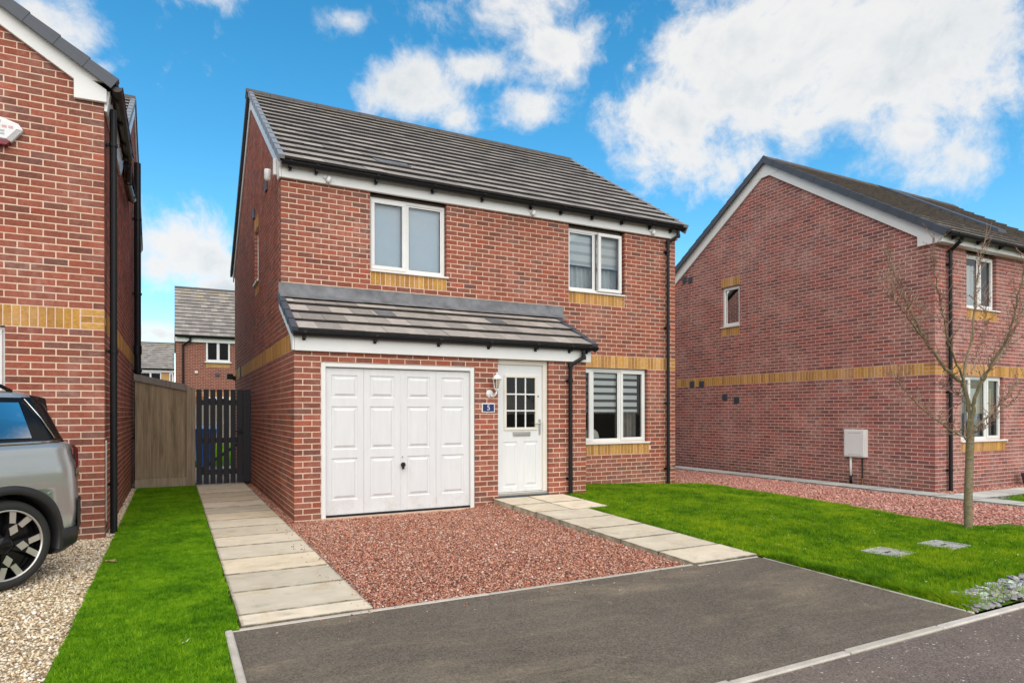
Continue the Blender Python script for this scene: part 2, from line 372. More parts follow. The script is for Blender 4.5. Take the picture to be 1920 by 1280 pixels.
def bark_mat():
    m, N = new_mat('young_bark')
    n = N.noise(N.vm('MULTIPLY', N.pos, (20, 20, 60)).outputs[0], 1.0, 5.0, .6); p = N.noise(N.pos, 8.0, 4.0, .6)
    c = N.mix(N.maprange(n, .3, .7, 0, 1), (.13, .10, .06), (.30, .25, .155))
    c = N.mix(N.maprange(p, .45, .7, 0, .6, True), c, (.17, .185, .075))
    finish(N, c, .8, n, .5, .004, spec=.3); return m
M['bark'] = bark_mat()
M['twig'] = simple('twig_bark', (.30, .21, .14), .8, .25, 20.0)
M['bud'] = simple('red_bud', (.22, .05, .06), .6, .3, 60.0)
def glass_mat(name, tint=(1, 1, 1), refl=1.6):
    m, N = new_mat(name)
    fr = N.math('MULTIPLY', N.n('ShaderNodeFresnel', {'IOR': 1.5}).outputs[0], refl, clamp=True)
    tr = N.n('ShaderNodeBsdfTransparent', {'Color': (*tint, 1)}); gl = N.n('ShaderNodeBsdfGlossy', {'Color': (1, 1, 1, 1), 'Roughness': .012})
    N.n('ShaderNodeOutputMaterial', {0: N.n('ShaderNodeMixShader', {0: fr, 1: tr, 2: gl})}); return m
M['glass'] = glass_mat('window_glass', (.86, .9, .9), 1.25)
M['carglass'] = glass_mat('privacy_glass', (.05, .05, .055), 2.6)
M['sideglass'] = glass_mat('car_side_glass', (.02, .02, .022), 4.0)
M['hall'] = simple('hall_wall_reflection', (.085, .062, .06), .9, .1)  # brown tone stands in for brick reflected in the door panes
M['blindg'] = simple('blind_fabric_charcoal', (.16, .155, .145), .8, .05)
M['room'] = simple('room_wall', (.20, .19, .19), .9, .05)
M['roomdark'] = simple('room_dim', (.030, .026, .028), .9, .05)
M['blindw'] = simple('blind_fabric_white', (.74, .74, .74), .8, .03)
M['blindb'] = simple('blind_fabric_sky_tinted', (.56, .64, .73), .8, .04)  # blue in the fabric colour stands in for sky reflected in the pane
M['blindd'] = simple('blind_fabric_grey', (.035, .035, .038), .8, .05)
M['blindm'] = simple('blind_fabric_mid', (.50, .52, .55), .8, .05)
M['curtain'] = simple('curtain_fabric', (.36, .31, .29), .9, .2, 12.0)
M['curtain_l'] = simple('curtain_voile', (.62, .64, .66), .9, .12, 12.0)
M['cushion'] = simple('cream_boucle', (.70, .68, .58), .9, .08, 40.0, .1)
M['blue'] = simple('bin_blue_plastic', (.03, .15, .60), .4, .1)
M['blue_l'] = simple('bin_lid_pale_blue', (.35, .52, .75), .4, .1)
M['plate'] = simple('enamel_blue', (.015, .03, .125), .25, .05)
M['red'] = simple('red_plastic', (.18, .006, .02), .35, .1)
M['ink'] = simple('ink_grey', (.42, .43, .44), .6, .1)
M['inkred'] = simple('ink_red', (.66, .40, .40), .6, .1)
M['lampw'] = simple('white_enamel', (.76, .77, .78), .35, .05)
M['lampg'] = glass_mat('lantern_glass', (.9, .85, .7), 1.6)
M['bulb'] = simple('frosted_bulb', (.75, .68, .5), .5, .05)
M['paint'] = simple('metallic_sage_paint', (.45, .465, .46), .24, .02, 1.0, metal=.6, **{'Coat Weight': .8, 'Coat Roughness': .05})
M['rubber'] = simple('tyre_rubber', (.022, .021, .02), .78, .2, 20.0, .15)
M['gloss'] = simple('gloss_black', (.008, .008, .009), .12, .1, spec=.28)
M['cladding'] = simple('black_cladding', (.02, .02, .021), .45, .15, 30.0)
M['alloy'] = simple('machined_alloy', (.66, .63, .60), .28, .05, metal=.75)
M['chrome'] = simple('satin_chrome', (.6, .6, .6), .2, .03, metal=1.0)
M['taillight'] = simple('tail_light_red', (.16, .004, .018), .12, .1, **{'Coat Weight': 1.0})
M['grate'] = simple('galvanised_cover', (.50, .49, .47), .6, .25, 14.0, .2, .3, metal=.15)
M['copper'] = simple('copper_pipe', (.45, .20, .09), .5, .2, metal=.5)
M['terra'] = simple('terracotta', (.36, .15, .08), .85, .15)
M['leaf'] = simple('dry_leaf', (.42, .27, .12), .8, .25, 30.0)
M['straw'] = simple('pale_straw', (.60, .58, .45), .8, .1)
def farbrick(name, c1, c2, mortar):
    m, N = new_mat(name)
    sp = N.n('ShaderNodeSeparateXYZ', {0: N.pos}); vec = N.n('ShaderNodeCombineXYZ', {0: N.math('ADD', sp.outputs[0], sp.outputs[1]), 1: sp.outputs[2], 2: 0.0}).outputs[0]
    b = N.n('ShaderNodeTexBrick', {'Vector': vec, 'Color1': (*c1, 1), 'Color2': (*c2, 1), 'Mortar': (*mortar, 1), 'Scale': 1.0, 'Mortar Size': .006, 'Brick Width': .225, 'Row Height': .075, 'Mortar Smooth': .1, 'Bias': 0.0})
    f = N.maprange(N.noise(N.pos, 6.0, 5.0, .65), .25, .75, .8, 1.2)
    c = N.mix(1.0, b.outputs[0], N.n('ShaderNodeCombineXYZ', {0: f, 1: f, 2: f}).outputs[0], 'MULTIPLY')
    finish(N, c, .9, b.outputs[1], -.4, .004, spec=.2); return m
M['farbrick'] = farbrick('plain_brickwork', (.27, .085, .06), (.20, .07, .052), (.50, .36, .28))
M['buffbrick'] = farbrick('buff_brickwork', (.50, .28, .10), (.45, .24, .085), (.55, .42, .25))

# ------------------------------------------------------------------ the ground
def smooth(t): t = min(1, max(0, t)); return t * t * (3 - 2 * t)
def H(x, y):
    """ground height: falls a little towards the right-hand house, rises to the front door"""
    z = -0.15 * min(1, max(0, (x - 6.5) / 5.0))
    if 2.3 < x <= 2.78: z += .062 * (x - 2.3) / .48 * min(1, max(0, (y + 4.1) / 4.1))
    if x > 2.78: z += 0.10 * min(1, max(0, (y + 4.1) / 4.1)) * (1 - smooth((x - 4.4) / 2.8))
    return z
Hv = np.vectorize(H)
def in_poly(px, py, poly):
    inside = np.zeros(len(px), dtype=bool); n = len(poly)
    for i in range(n):
        x1, y1 = poly[i]; x2, y2 = poly[(i + 1) % n]
        c = ((y1 > py) != (y2 > py)); d = (y2 - y1) if y2 != y1 else 1e-9
        inside ^= c & (px < (x2 - x1) * (py - y1) / d + x1)
    return inside
NR = np.random.default_rng(5)
def scatter(poly, count, wob=0.0):
    xs = [p[0] for p in poly]; ys = [p[1] for p in poly]; out = np.zeros((0, 2))
    while len(out) < count:
        p = np.stack([NR.uniform(min(xs), max(xs), count * 2), NR.uniform(min(ys), max(ys), count * 2)], 1)
        q = p + (np.sin(p[:, ::-1] * 9.0) * wob + np.sin(p[:, ::-1] * 31.0) * wob * .6 if wob else 0)
        out = np.concatenate([out, p[in_poly(q[:, 0], q[:, 1], poly)]])
    return out[:count]
def sheet(name, poly, dz, mat, kind='structure', step=0.35, parent=None):
    """a polygon cut into a grid so that it follows the ground"""
    xs = [p[0] for p in poly]; ys = [p[1] for p in poly]; mb = MB()
    nx = max(1, int((max(xs) - min(xs)) / step)); ny = max(1, int((max(ys) - min(ys)) / step))
    for i in range(nx):
        for j in range(ny):
            x0 = min(xs) + (max(xs) - min(xs)) * i / nx; x1 = min(xs) + (max(xs) - min(xs)) * (i + 1) / nx
            y0 = min(ys) + (max(ys) - min(ys)) * j / ny; y1 = min(ys) + (max(ys) - min(ys)) * (j + 1) / ny
            c = clip_poly([(x0, y0), (x1, y0), (x1, y1), (x0, y1)], poly)
            if len(c) > 2: mb.add([(x, y, H(x, y) + dz) for x, y in c], [tuple(range(len(c)))])
    return mb.build(name, mat, parent, kind=kind)
def clip_poly(sub, clip):
    """Sutherland-Hodgman against a convex counter-clockwise polygon"""
    out = list(sub)
    for i in range(len(clip)):
        ax, ay = clip[i]; bx, by = clip[(i + 1) % len(clip)]; inp = out; out = []
        if not inp: break
        sd = lambda p: (bx - ax) * (p[1] - ay) - (by - ay) * (p[0] - ax)
        for k in range(len(inp)):
            p, q = inp[k], inp[(k + 1) % len(inp)]; sp, sq = sd(p), sd(q)
            if sp >= -1e-9: out.append(p)
            if (sp > 1e-9 and sq < -1e-9) or (sp < -1e-9 and sq > 1e-9):
                t = sp / (sp - sq); out.append((p[0] + (q[0] - p[0]) * t, p[1] + (q[1] - p[1]) * t))
    return out

gmb = MB(); R0 = 900
gmb.add([(-R0, -R0, -.45), (R0, -R0, -.45), (R0, R0, -.45), (-R0, R0, -.45)], [(0, 1, 2, 3)])
gmb.build('ground', M['soil'], kind='structure')

# tarmac drive and public footway
sheet('driveway', [(-1.03, -6.11), (3.46, -6.11), (3.56, -4.13), (-1.03, -4.13)], 0.0, M['tarmac'])
sheet('pavement', [(-14, -14), (24, -14), (24, -6.17), (-14, -6.17)], -0.006, M['footway'], step=1.0)
KT = [(.52, .47, .40), (.56, .51, .45), (.48, .44, .37)]
def edging(name, p0, p1, w, top, piece=.915):
    """a run of concrete edging blocks: each block its own part"""
    p0 = Vector((*p0, 0)); p1 = Vector((*p1, 0)); d = p1 - p0; L = d.length; d.normalize(); nrm = Vector((-d.y, d.x, 0)); first = None; a = 0
    bed = MB(); bed.obox((p0, d, nrm), 0, L, -w * .42, w * .42, -.12, top - .02); root = bed.build(name, M['soil'], kind='structure')
    while a < L - .02:
        b = min(a + piece, L); x = p0 + d * (a + b) / 2
        mb = MB(); z = H(x.x, x.y); mb.obox((p0, d, nrm), a + .003, b - .003, -w / 2, w / 2, -.1 + z, top + z + RNG.uniform(-.004, .004))
        o = mb.build('edging_block', M['kerb'], root, bevel=.008, seg=1); o.color = (*RNG.choice(KT), 1); a = b
edging('kerb', (-1.07, -4.105), (2.79, -4.105), .050, .005)
edging('kerb', (2.80, -4.16), (3.56, -4.16), .035, .006)
edging('kerb', (-1.05, -4.14), (-1.05, -6.08), .045, .022)
edging('kerb', (3.572, -4.2), (3.472, -6.08), .026, .004)
edging('kerb', (-8.0, -6.125), (16.0, -6.125), .060, .002)

# paving slabs
SLABS = [(.68, .57, .41), (.62, .54, .41), (.72, .62, .47), (.59, .52, .40), (.65, .57, .44)]
def slab_run(name, rects, thick=.05, tilt=None, mats=SLABS, grey=0.0):
    xs = [r[0] for r in rects] + [r[1] for r in rects]; ys = [r[2] for r in rects] + [r[3] for r in rects]
    mb = MB()
    for x0, x1, y0, y1 in rects: mb.add([(x0, y0, H(x0, y0) + .0085), (x1, y0, H(x1, y0) + .0085), (x1, y1, H(x1, y1) + .0085), (x0, y1, H(x0, y1) + .0085)], [(0, 1, 2, 3)])
    root = mb.build(name, M['joint'], kind='structure')
    for x0, x1, y0, y1 in rects:
        c = RNG.choice(mats); j = RNG.uniform(-.0008, .003); g = .0055; k = MB()
        gy = .009; pts = [(x0 + g, y0 + gy), (x1 - g, y0 + gy), (x1 - g, y1 - gy), (x0 + g, y1 - gy)]
        zt = [H(x, y) + .012 + j + RNG.uniform(-.001, .001) for x, y in pts]
        k.add([(x, y, z - thick) for (x, y), z in zip(pts, zt)] + [(x, y, z) for (x, y), z in zip(pts, zt)],
              [(4, 5, 6, 7), (0, 1, 5, 4), (1, 2, 6, 5), (2, 3, 7, 6), (3, 0, 4, 7)])
        o = k.build('paving_slab', M['slab'], root, bevel=.002, seg=1); f = RNG.uniform(.95, 1.12)
        o.color = (c[0] * f * (1 - grey * .3), c[1] * f * (1 - grey * .1), c[2] * f * (1 + grey * .25), 1)
ys = [-4.08, -3.836, -3.217, -2.604, -1.981, -1.351, -.79, -.165, .458, 1.08, 1.70, 2.32, 2.94, 3.56, 4.18, 4.80, 5.4]
slab_run('side_path', [(-.975, -.115, a, b) for a, b in zip(ys, ys[1:])])
slab_run('back_path', [(-.975 + .6 * i, -.375 + .6 * i, 5.42 + .6 * j, 6.02 + .6 * j) for i in range(-2, 2) for j in range(7)], grey=.2)
fy = [-4.13, -3.62, -3.02, -2.42, -1.82, -1.24]
slab_run('front_path', [(2.80, 3.60, a, b) for a, b in zip(fy, fy[1:])] + [(2.785, 3.36, -1.235, -.635), (3.365, 3.98, -1.235, -.635), (2.785, 3.36, -.63, -.005), (3.365, 3.98, -.63, -.005)], thick=.13)
py_ = [-9.6 + .6 * i for i in range(26)]
slab_run('neighbour_path', [(10.52, 11.25, a, b) for a, b in zip(py_, py_[1:])] + [(11.255 + .6 * i, 11.85 + .6 * i, -2.32 + .6 * j, -1.73 + .6 * j) for i in range(10) for j in range(1)]
         + [(11.255 + .6 * i, 11.85 + .6 * i, -2.925, -2.33) for i in range(0)], grey=.6)

# gravel beds
def stones(name, poly, count, size, palette, dz, parent, flat=.62, wob=0.0):
    P = scatter(poly, count, wob); n = count
    base = np.array([(1, 0, 0), (0, 1, 0), (-1, 0, 0), (0, -1, 0), (0, 0, 1), (0, 0, -1), ], dtype=float)
    v = base[None] * NR.uniform(.65, 1.25, (n, 6, 1)); v += NR.normal(0, .16, (n, 6, 3))
    v[:, :, 2] *= flat
    s = size * np.exp(NR.normal(0, .28, n)) * .5; v *= s[:, None, None]
    a = NR.uniform(0, 2 * pi, n); b = NR.normal(0, .45, n)
    x, y, z = v[..., 0].copy(), v[..., 1].copy(), v[..., 2].copy()
    y2 = y * np.cos(b)[:, None] - z * np.sin(b)[:, None]; z2 = y * np.sin(b)[:, None] + z * np.cos(b)[:, None]
    x3 = x * np.cos(a)[:, None] - y2 * np.sin(a)[:, None]; y3 = x * np.sin(a)[:, None] + y2 * np.cos(a)[:, None]
    zc = Hv(P[:, 0], P[:, 1]) + dz + s * NR.uniform(.05, .75, n)
    V = np.stack([x3 + P[:, :1], y3 + P[:, 1:], z2 + zc[:, None]], 2).reshape(-1, 3)
    F = np.array([(0, 1, 4), (1, 2, 4), (2, 3, 4), (3, 0, 4), (1, 0, 5), (2, 1, 5), (3, 2, 5), (0, 3, 5)])
    F = (F[None] + (np.arange(n) * 6)[:, None, None]).reshape(-1, 3)
    pal = np.array([c for c, w in palette]); w = np.array([w for c, w in palette], float); w /= w.sum()
    t = pal[NR.choice(len(pal), n, p=w)] * NR.uniform(.8, 1.2, (n, 1))
    o = np_mesh(name, V, F, M['stone'], parent, np.repeat(t, 6, 0), 'stuff'); return o
RED = [((.46, .20, .13), 5), ((.40, .15, .095), 4), ((.57, .31, .22), 4), ((.62, .41, .31), 2), ((.20, .092, .065), 2.0), ((.70, .58, .52), .6), ((.11, .07, .062), .7)]
PINKG = [((.52, .22, .165), 5), ((.58, .30, .24), 4), ((.64, .40, .33), 3), ((.36, .15, .12), 1.6)]
CREAM = [((.74, .60, .41), 5), ((.80, .70, .53), 4), ((.62, .46, .28), 3), ((.47, .34, .20), 2), ((.86, .79, .67), 2.5), ((.28, .20, .13), .9)]
rp = [(-.11, -4.08), (2.79, -4.08), (2.80, -1.24), (2.74, -1.2), (2.74, 0), (-.11, 0.0)]
sheet('red_gravel_drive_base', [(-.11, -4.08), (2.775, -4.08), (2.775, .02), (-.11, .02)], -.022, M['bed_red'])
tag(stones('red_gravel', [(-.10, -4.075), (2.772, -4.075), (2.772, -.015), (-.10, -.015)], 64000, .0175, RED, -.020, None), 'loose red gravel bed in front of the white garage door', 'gravel')
sheet('red_gravel_side_base', [(-.12, 0), (.01, 0), (.01, 5.0), (-.12, 5.0)], -.016, M['bed_red'])
tag(stones('red_gravel', [(-.115, 0), (.0, 0), (.0, 5.0), (-.115, 5.0)], 2600, .020, RED, -.014, None), 'thin strip of red gravel between side path and garage wall', 'gravel')
gp = [(6.6, -7.0), (10.5, -7.0), (10.5, 9.0), (7.25, 9.0), (7.25, 1.0), (7.3, -.5)]
sheet('red_gravel_neighbour_base', [(6.0, -6.05), (10.5, -6.05), (10.5, 9.0), (6.0, 9.0)], -.03, M['bed_red'], step=.7)
tag(stones('red_gravel', [(7.0, -5.2), (10.5, -5.2), (10.5, 7.0), (7.25, 7.0), (7.25, -2.0)], 42000, .034, PINKG, -.028, None, .5), 'broad strip of red gravel between lawn and neighbouring house path', 'gravel')
tag(stones('red_gravel', [(11.26, -1.70), (20.0, -1.70), (20.0, -1.36), (11.26, -1.36)], 5000, .03, PINKG, -.012, None, .5), 'narrow red gravel strip along the neighbouring house front', 'gravel')
sheet('neighbour_gravel_margin', [(11.255, -1.73), (22, -1.73), (22, -1.34), (11.255, -1.34)], -.016, M['bed_red'], step=.6)
cp = [(-8, -7), (-1.93, -7), (-1.96, -.045), (-8, -.045)]
sheet('cream_gravel_drive_base', [(-9, -6.05), (-1.90, -6.05), (-1.90, -.03), (-9, -.03)], -.022, M['bed_cream'])
tag(stones('cream_gravel', [(-4.6, -5.6), (-1.86, -5.6), (-1.93, -.05), (-4.6, -.05)], 52000, .020, CREAM, -.020, None, wob=.012), 'pale cream gravel of the left drive under the parked car', 'gravel')
sheet('cream_gravel_side_base', [(-2.03, -.02), (-1.90, -.02), (-1.90, 5.3), (-2.03, 5.3)], -.014, M['bed_cream'])
tag(stones('cream_gravel', [(-2.025, -.04), (-1.89, -.04), (-1.92, 5.2), (-2.025, 5.2)], 3600, .020, CREAM, -.012, None, wob=.008), 'narrow strip of cream gravel along the left house side wall', 'gravel')

# grass
def blades(name, poly, count, h, w, mat, dz, parent=None, lean=.55, wob=0.0, hmap=None):
    P = scatter(poly, count, wob); n = count
    a = NR.uniform(0, 2 * pi, n); hh = h * NR.uniform(.55, 1.25, n)
    if hmap is not None: hh = hh * hmap(P[:, 0], P[:, 1])
    la = NR.uniform(0, 2 * pi, n); ln = np.abs(NR.normal(0, lean, n)) * hh
    z = Hv(P[:, 0], P[:, 1]) + dz; ww = w * NR.uniform(.6, 1.3, n) * .5
    V = np.zeros((n, 3, 3))
    V[:, 0] = np.stack([P[:, 0] - np.cos(a) * ww, P[:, 1] - np.sin(a) * ww, z], 1)
    V[:, 1] = np.stack([P[:, 0] + np.cos(a) * ww, P[:, 1] + np.sin(a) * ww, z], 1)
    V[:, 2] = np.stack([P[:, 0] + np.cos(la) * ln, P[:, 1] + np.sin(la) * ln, z + hh], 1)
    ck = lambda c: np.modf(np.abs(np.sin(np.floor(P[:, 0] / c + .3 * np.sin(P[:, 1] * 40)) * 12.9898 + np.floor(P[:, 1] / c + .3 * np.sin(P[:, 0] * 37)) * 78.233) * 43758.5453))[0]
    t = NR.uniform(0, 1, n) * .45 + ck(.022) * .35 + ck(.07) * .20; t = np.clip((t - .5) * 1.5 + .5, 0, 1); t = np.repeat(t[:, None], 3, 1); T = np.repeat(t.reshape(-1, 1), 3, 1)
    return np_mesh(name, V.reshape(-1, 3), np.arange(n * 3).reshape(-1, 3), mat, parent, T, 'stuff')
sheet('artificial_turf_base', [(-1.94, -6.06), (-1.075, -6.06), (-1.075, -4.12), (-.985, -4.12), (-.985, 5.0), (-1.94, 5.0)][0:1] + [(-1.075, -6.06), (-1.075, -4.12), (-1.94, -4.12)], .004, M['turf_bed'])
sheet('artificial_turf_base', [(-1.93, -4.12), (-.985, -4.12), (-.985, 5.0), (-1.93, 5.0)], .004, M['turf_bed'])
tag(blades('artificial_grass', [(-1.93, -6.0), (-1.075, -6.0), (-1.075, -4.10), (-.982, -4.10), (-.978, 5.0), (-1.935, 5.0)], 300000, .022, .0058, M['turf'], .002, lean=.75, wob=.006),
    'strip of bright short artificial grass between cream gravel and side path', 'grass')
lawn_main = [(3.60, -4.15), (3.63, -1.26), (4.00, -1.26), (4.02, -.03), (4.44, -.03), (4.44, 1.09), (7.95, 1.09), (7.55, -2.3), (7.15, -4.05), (7.75, -4.46), (8.4, -5.3), (8.4, -6.07), (3.49, -6.07)]
for q in ([(3.60, -4.15), (3.63, -1.26), (7.7, -1.26), (7.55, -2.3), (7.15, -4.15)][::-1], [(4.0, -1.26), (7.7, -1.26), (7.92, 1.09), (4.0, 1.09)], [(3.49, -6.07), (8.4, -6.07), (8.0, -4.15), (3.6, -4.15)]):
    sheet('lawn', q, .0, M['turf_bed'])
def lawn_h(x, y):
    k = 1.0 + .25 * np.sin(x * 3.1 + np.sin(y * 2.3) * 2) * np.sin(y * 2.7 + x)
    k = k + .55 * np.clip(np.sin(x * 11 + 2 * np.sin(y * 7)) * np.sin(y * 13 + 2 * np.sin(x * 5)) - .35, 0, 1)          # ranker tufts
    for gx, gy in ((4.76, -4.66), (5.6, -4.71)):
        inside = (np.abs(x - gx) < .145) & (np.abs(y - gy) < .145); k = np.where(inside, 0.02, k)
    return k
slate_poly = [(3.50, -6.07), (3.70, -5.74), (4.10, -5.70), (4.5, -5.72), (4.95, -5.70), (5.6, -5.45), (6.6, -5.3), (7.4, -5.5), (7.4, -6.07)]
P_ = scatter(lawn_main, 10)
def lawn_mask(x, y): return np.where(in_poly(x, y, slate_poly), .03, 1.0) * lawn_h(x, y)
tag(blades('lawn_grass', lawn_main, 360000, .038, .0080, M['lawn'], -.004, lean=.75, wob=.02, hmap=lawn_mask), 'front lawn of bright uneven grass beside the front door path', 'grass')
tag(blades('lawn_grass', [(3.56, -6.02), (3.72, -6.02), (3.72, -4.2), (3.62, -4.2)], 12000, .06, .006, M['lawn'], -.004, lean=1.2, wob=.03), 'longer ragged grass spilling over the drive edging', 'grass')
sheet('neighbour_lawn', [(11.3, -9.0), (20, -9.0), (20, -2.95), (11.3, -2.42)], .0, M['turf_bed'], step=.8)
tag(blades('lawn_grass', [(11.32, -7.0), (16, -7.0), (16, -2.35), (11.85, -2.37), (11.25, -2.9)], 30000, .06, .01, M['lawn'], -.004), 'patch of grass in front of the right house', 'grass')
sheet('back_lawn', [(-14, 9.6), (14, 9.6), (14, 25.0), (-14, 25.0)], -.02, M['turf_bed'], step=2.0)
tag(blades('lawn_grass', [(-4, 9.7), (4, 9.7), (4, 22), (-4, 22)], 60000, .07, .02, M['turf'], -.02), 'sunny back lawn glimpsed through the gate slats', 'grass')
tag(blades('lawn_weed', [(3.55, -6.05), (4.5, -6.05), (4.2, -5.72), (3.68, -5.74)], 320, .08, .006, M['lawn'], .01, lean=.8), 'grass tufts growing through the slate chippings', 'grass')

# pale flecks in the lawn: daisies, clover heads and dead blades
P_ = scatter([(3.7, -6.0), (7.1, -6.0), (7.1, 0.8), (4.5, 0.8), (3.75, -3.5)], 420); fl = MB()
for x, y in P_:
    if in_poly(np.array([x]), np.array([y]), slate_poly)[0]: continue
    z = H(x, y) + RNG.uniform(.02, .04); s = RNG.uniform(.004, .011); a = RNG.uniform(0, 6.3); t_ = RNG.choice([(.80, .80, .70, 1), (.70, .66, .30, 1), (.62, .55, .34, 1)])
    fl.add([(x + s * cos(a), y + s * sin(a), z), (x - s * .6 * sin(a), y + s * .6 * cos(a), z + s * .5), (x - s * cos(a), y - s * sin(a), z), (x + s * .6 * sin(a), y - s * .6 * cos(a), z + s * .3)], [(0, 1, 2, 3)], 0, t_)
tag(fl.build('lawn_flecks', M['stone'], kind='stuff'), 'tiny daisies and dead blades dotted through the front lawn', 'flowers')
# a few chips kicked on to the paving and tarmac
tag(stones('loose_chips', [(-.9, -4.5), (2.9, -4.5), (2.9, -4.05), (-.9, -4.05)], 90, .014, RED, .004, None), 'scattered red chips kicked on to the drive edge', 'gravel')
tag(stones('loose_chips', [(-.30, -4.0), (-.118, -4.0), (-.118, -.2), (-.30, -.2)], 70, .014, RED, .016, None), 'scattered red chips on the right edge of side path', 'gravel')
# slate bed: the pieces nearest the drive one by one
sb = sheet('slate_bed', [(3.5, -6.07), (7.4, -6.07), (7.4, -5.5), (6.6, -5.3), (5.6, -5.45), (4.95, -5.70), (3.70, -5.74)], .004, M['soil'])
SL = [(.36, .35, .34), (.27, .265, .26), (.47, .46, .44), (.17, .17, .175), (.60, .58, .55), (.31, .305, .295)]
def slate_mesh(seed):
    r = random.Random(seed); n = r.choice([5, 6, 7]); mb = MB(); a = r.uniform(.7, 1.3)
    ring = [(cos(2 * pi * k / n + r.uniform(-.3, .3)) * r.uniform(.75, 1.1) * a, sin(2 * pi * k / n + r.uniform(-.3, .3)) * r.uniform(.6, 1.0) / a) for k in range(n)]
    mb.add([(x, y, -.28) for x, y in ring] + [(x * .82, y * .82, .28 + r.uniform(-.06, .06)) for x, y in ring], [tuple(range(n, 2 * n)), tuple(range(n - 1, -1, -1))] + [(i, (i + 1) % n, n + (i + 1) % n, n + i) for i in range(n)])
    me = bpy.data.meshes.new('slate'); me.from_pydata(mb.v, [], mb.f); me.materials.append(M['slate']); return me
SM = [slate_mesh(i) for i in range(9)]
sp_near = scatter([(3.52, -6.05), (3.72, -5.76), (4.95, -5.72), (5.3, -5.6), (5.3, -6.05)], 300)
sp_fill = scatter([(3.6, -6.06), (3.78, -5.78), (4.95, -5.73), (5.6, -5.48), (6.6, -5.35), (7.4, -5.5), (7.4, -6.06)], 900)
for x, y in sp_near:
    o = bpy.data.objects.new('slate', RNG.choice(SM)); s = RNG.uniform(.020, .044); o.scale = (s, s, s * RNG.uniform(.22, .5)); o.location = (x, y, .010 + RNG.uniform(0, .018))
    o.rotation_euler = (RNG.gauss(0, .17), RNG.gauss(0, .17), RNG.uniform(0, 6.3)); o.color = (*[c * RNG.uniform(.85, 1.2) for c in RNG.choice(SL)], 1); put(o, sb)
fill = MB()
for x, y in sp_fill:
    me = RNG.choice(SM); s = RNG.uniform(.02, .042); Mx = Matrix.Translation((x, y, .008 + RNG.uniform(0, .012))) @ Matrix.Rotation(RNG.uniform(0, 6.3), 4, 'Z') @ Matrix.Rotation(RNG.gauss(0, .3), 4, 'X') @ Matrix.Diagonal((s, s, s * .5, 1))
    fill.add([Mx @ v.co for v in me.vertices], [tuple(p.vertices) for p in me.polygons])
fo = fill.build('slate_chippings', M['slate'], sb, kind='stuff'); fo.color = (.30, .295, .285, 1)

# ------------------------------------------------------------------ brick walls and tiled roofs
VX, VY = Vector((1, 0, 0)), Vector((0, 1, 0))
def brick_tint(style, yellow, r):
    if yellow: c = r.choice([(.52, .275, .065), (.47, .245, .06), (.56, .31, .09), (.42, .21, .055)]); k = r.uniform(.85, 1.15)
    else:
        q = r.random(); k = r.uniform(.82, 1.18)
        if style == 'pink': c = (.30, .115, .10) if q < .5 else (.22, .092, .085) if q < .8 else (.36, .11, .09)
        else: c = (.290, .092, .060) if q < .66 else (.215, .080, .058) if q < .83 else (.34, .092, .055) if q < .94 else (.20, .090, .072)
    return (c[0] * k, c[1] * k, c[2] * k, 1)
BM = {}
def brick_mesh(L, h, dep, mat):
    key = (round(L, 3), round(h, 3), round(dep, 3), mat.name)
    if key not in BM:
        mb = MB(); c = .0025
        # front face with a small arris, then the sides
        mb.add([(0, dep, 0), (L, dep, 0), (L, dep, h), (0, dep, h), (0, c, 0), (L, c, 0), (L, c, h), (0, c, h), (c, 0, c), (L - c, 0, c), (L - c, 0, h - c), (c, 0, h - c)],
               [(8, 9, 10, 11), (4, 5, 9, 8), (5, 6, 10, 9), (6, 7, 11, 10), (7, 4, 8, 11), (0, 1, 5, 4), (1, 2, 6, 5), (2, 3, 7, 6), (3, 0, 4, 7)])
        me = bpy.data.meshes.new('brick'); me.from_pydata(mb.v, [], mb.f); me.materials.append(mat); BM[key] = me
    return BM[key]
def screen_area(pts):
    q = [proj(p) for p in pts]
    if any(x is None for x in q): return 0
    if max(x[0] for x in q) < 0 or min(x[0] for x in q) > 1920 or max(x[1] for x in q) < 0 or min(x[1] for x in q) > 1280: return 0
    a = 0
    for i in range(len(q)): a += q[i][0] * q[(i + 1) % len(q)][1] - q[(i + 1) % len(q)][0] * q[i][1]
    return abs(a) / 2
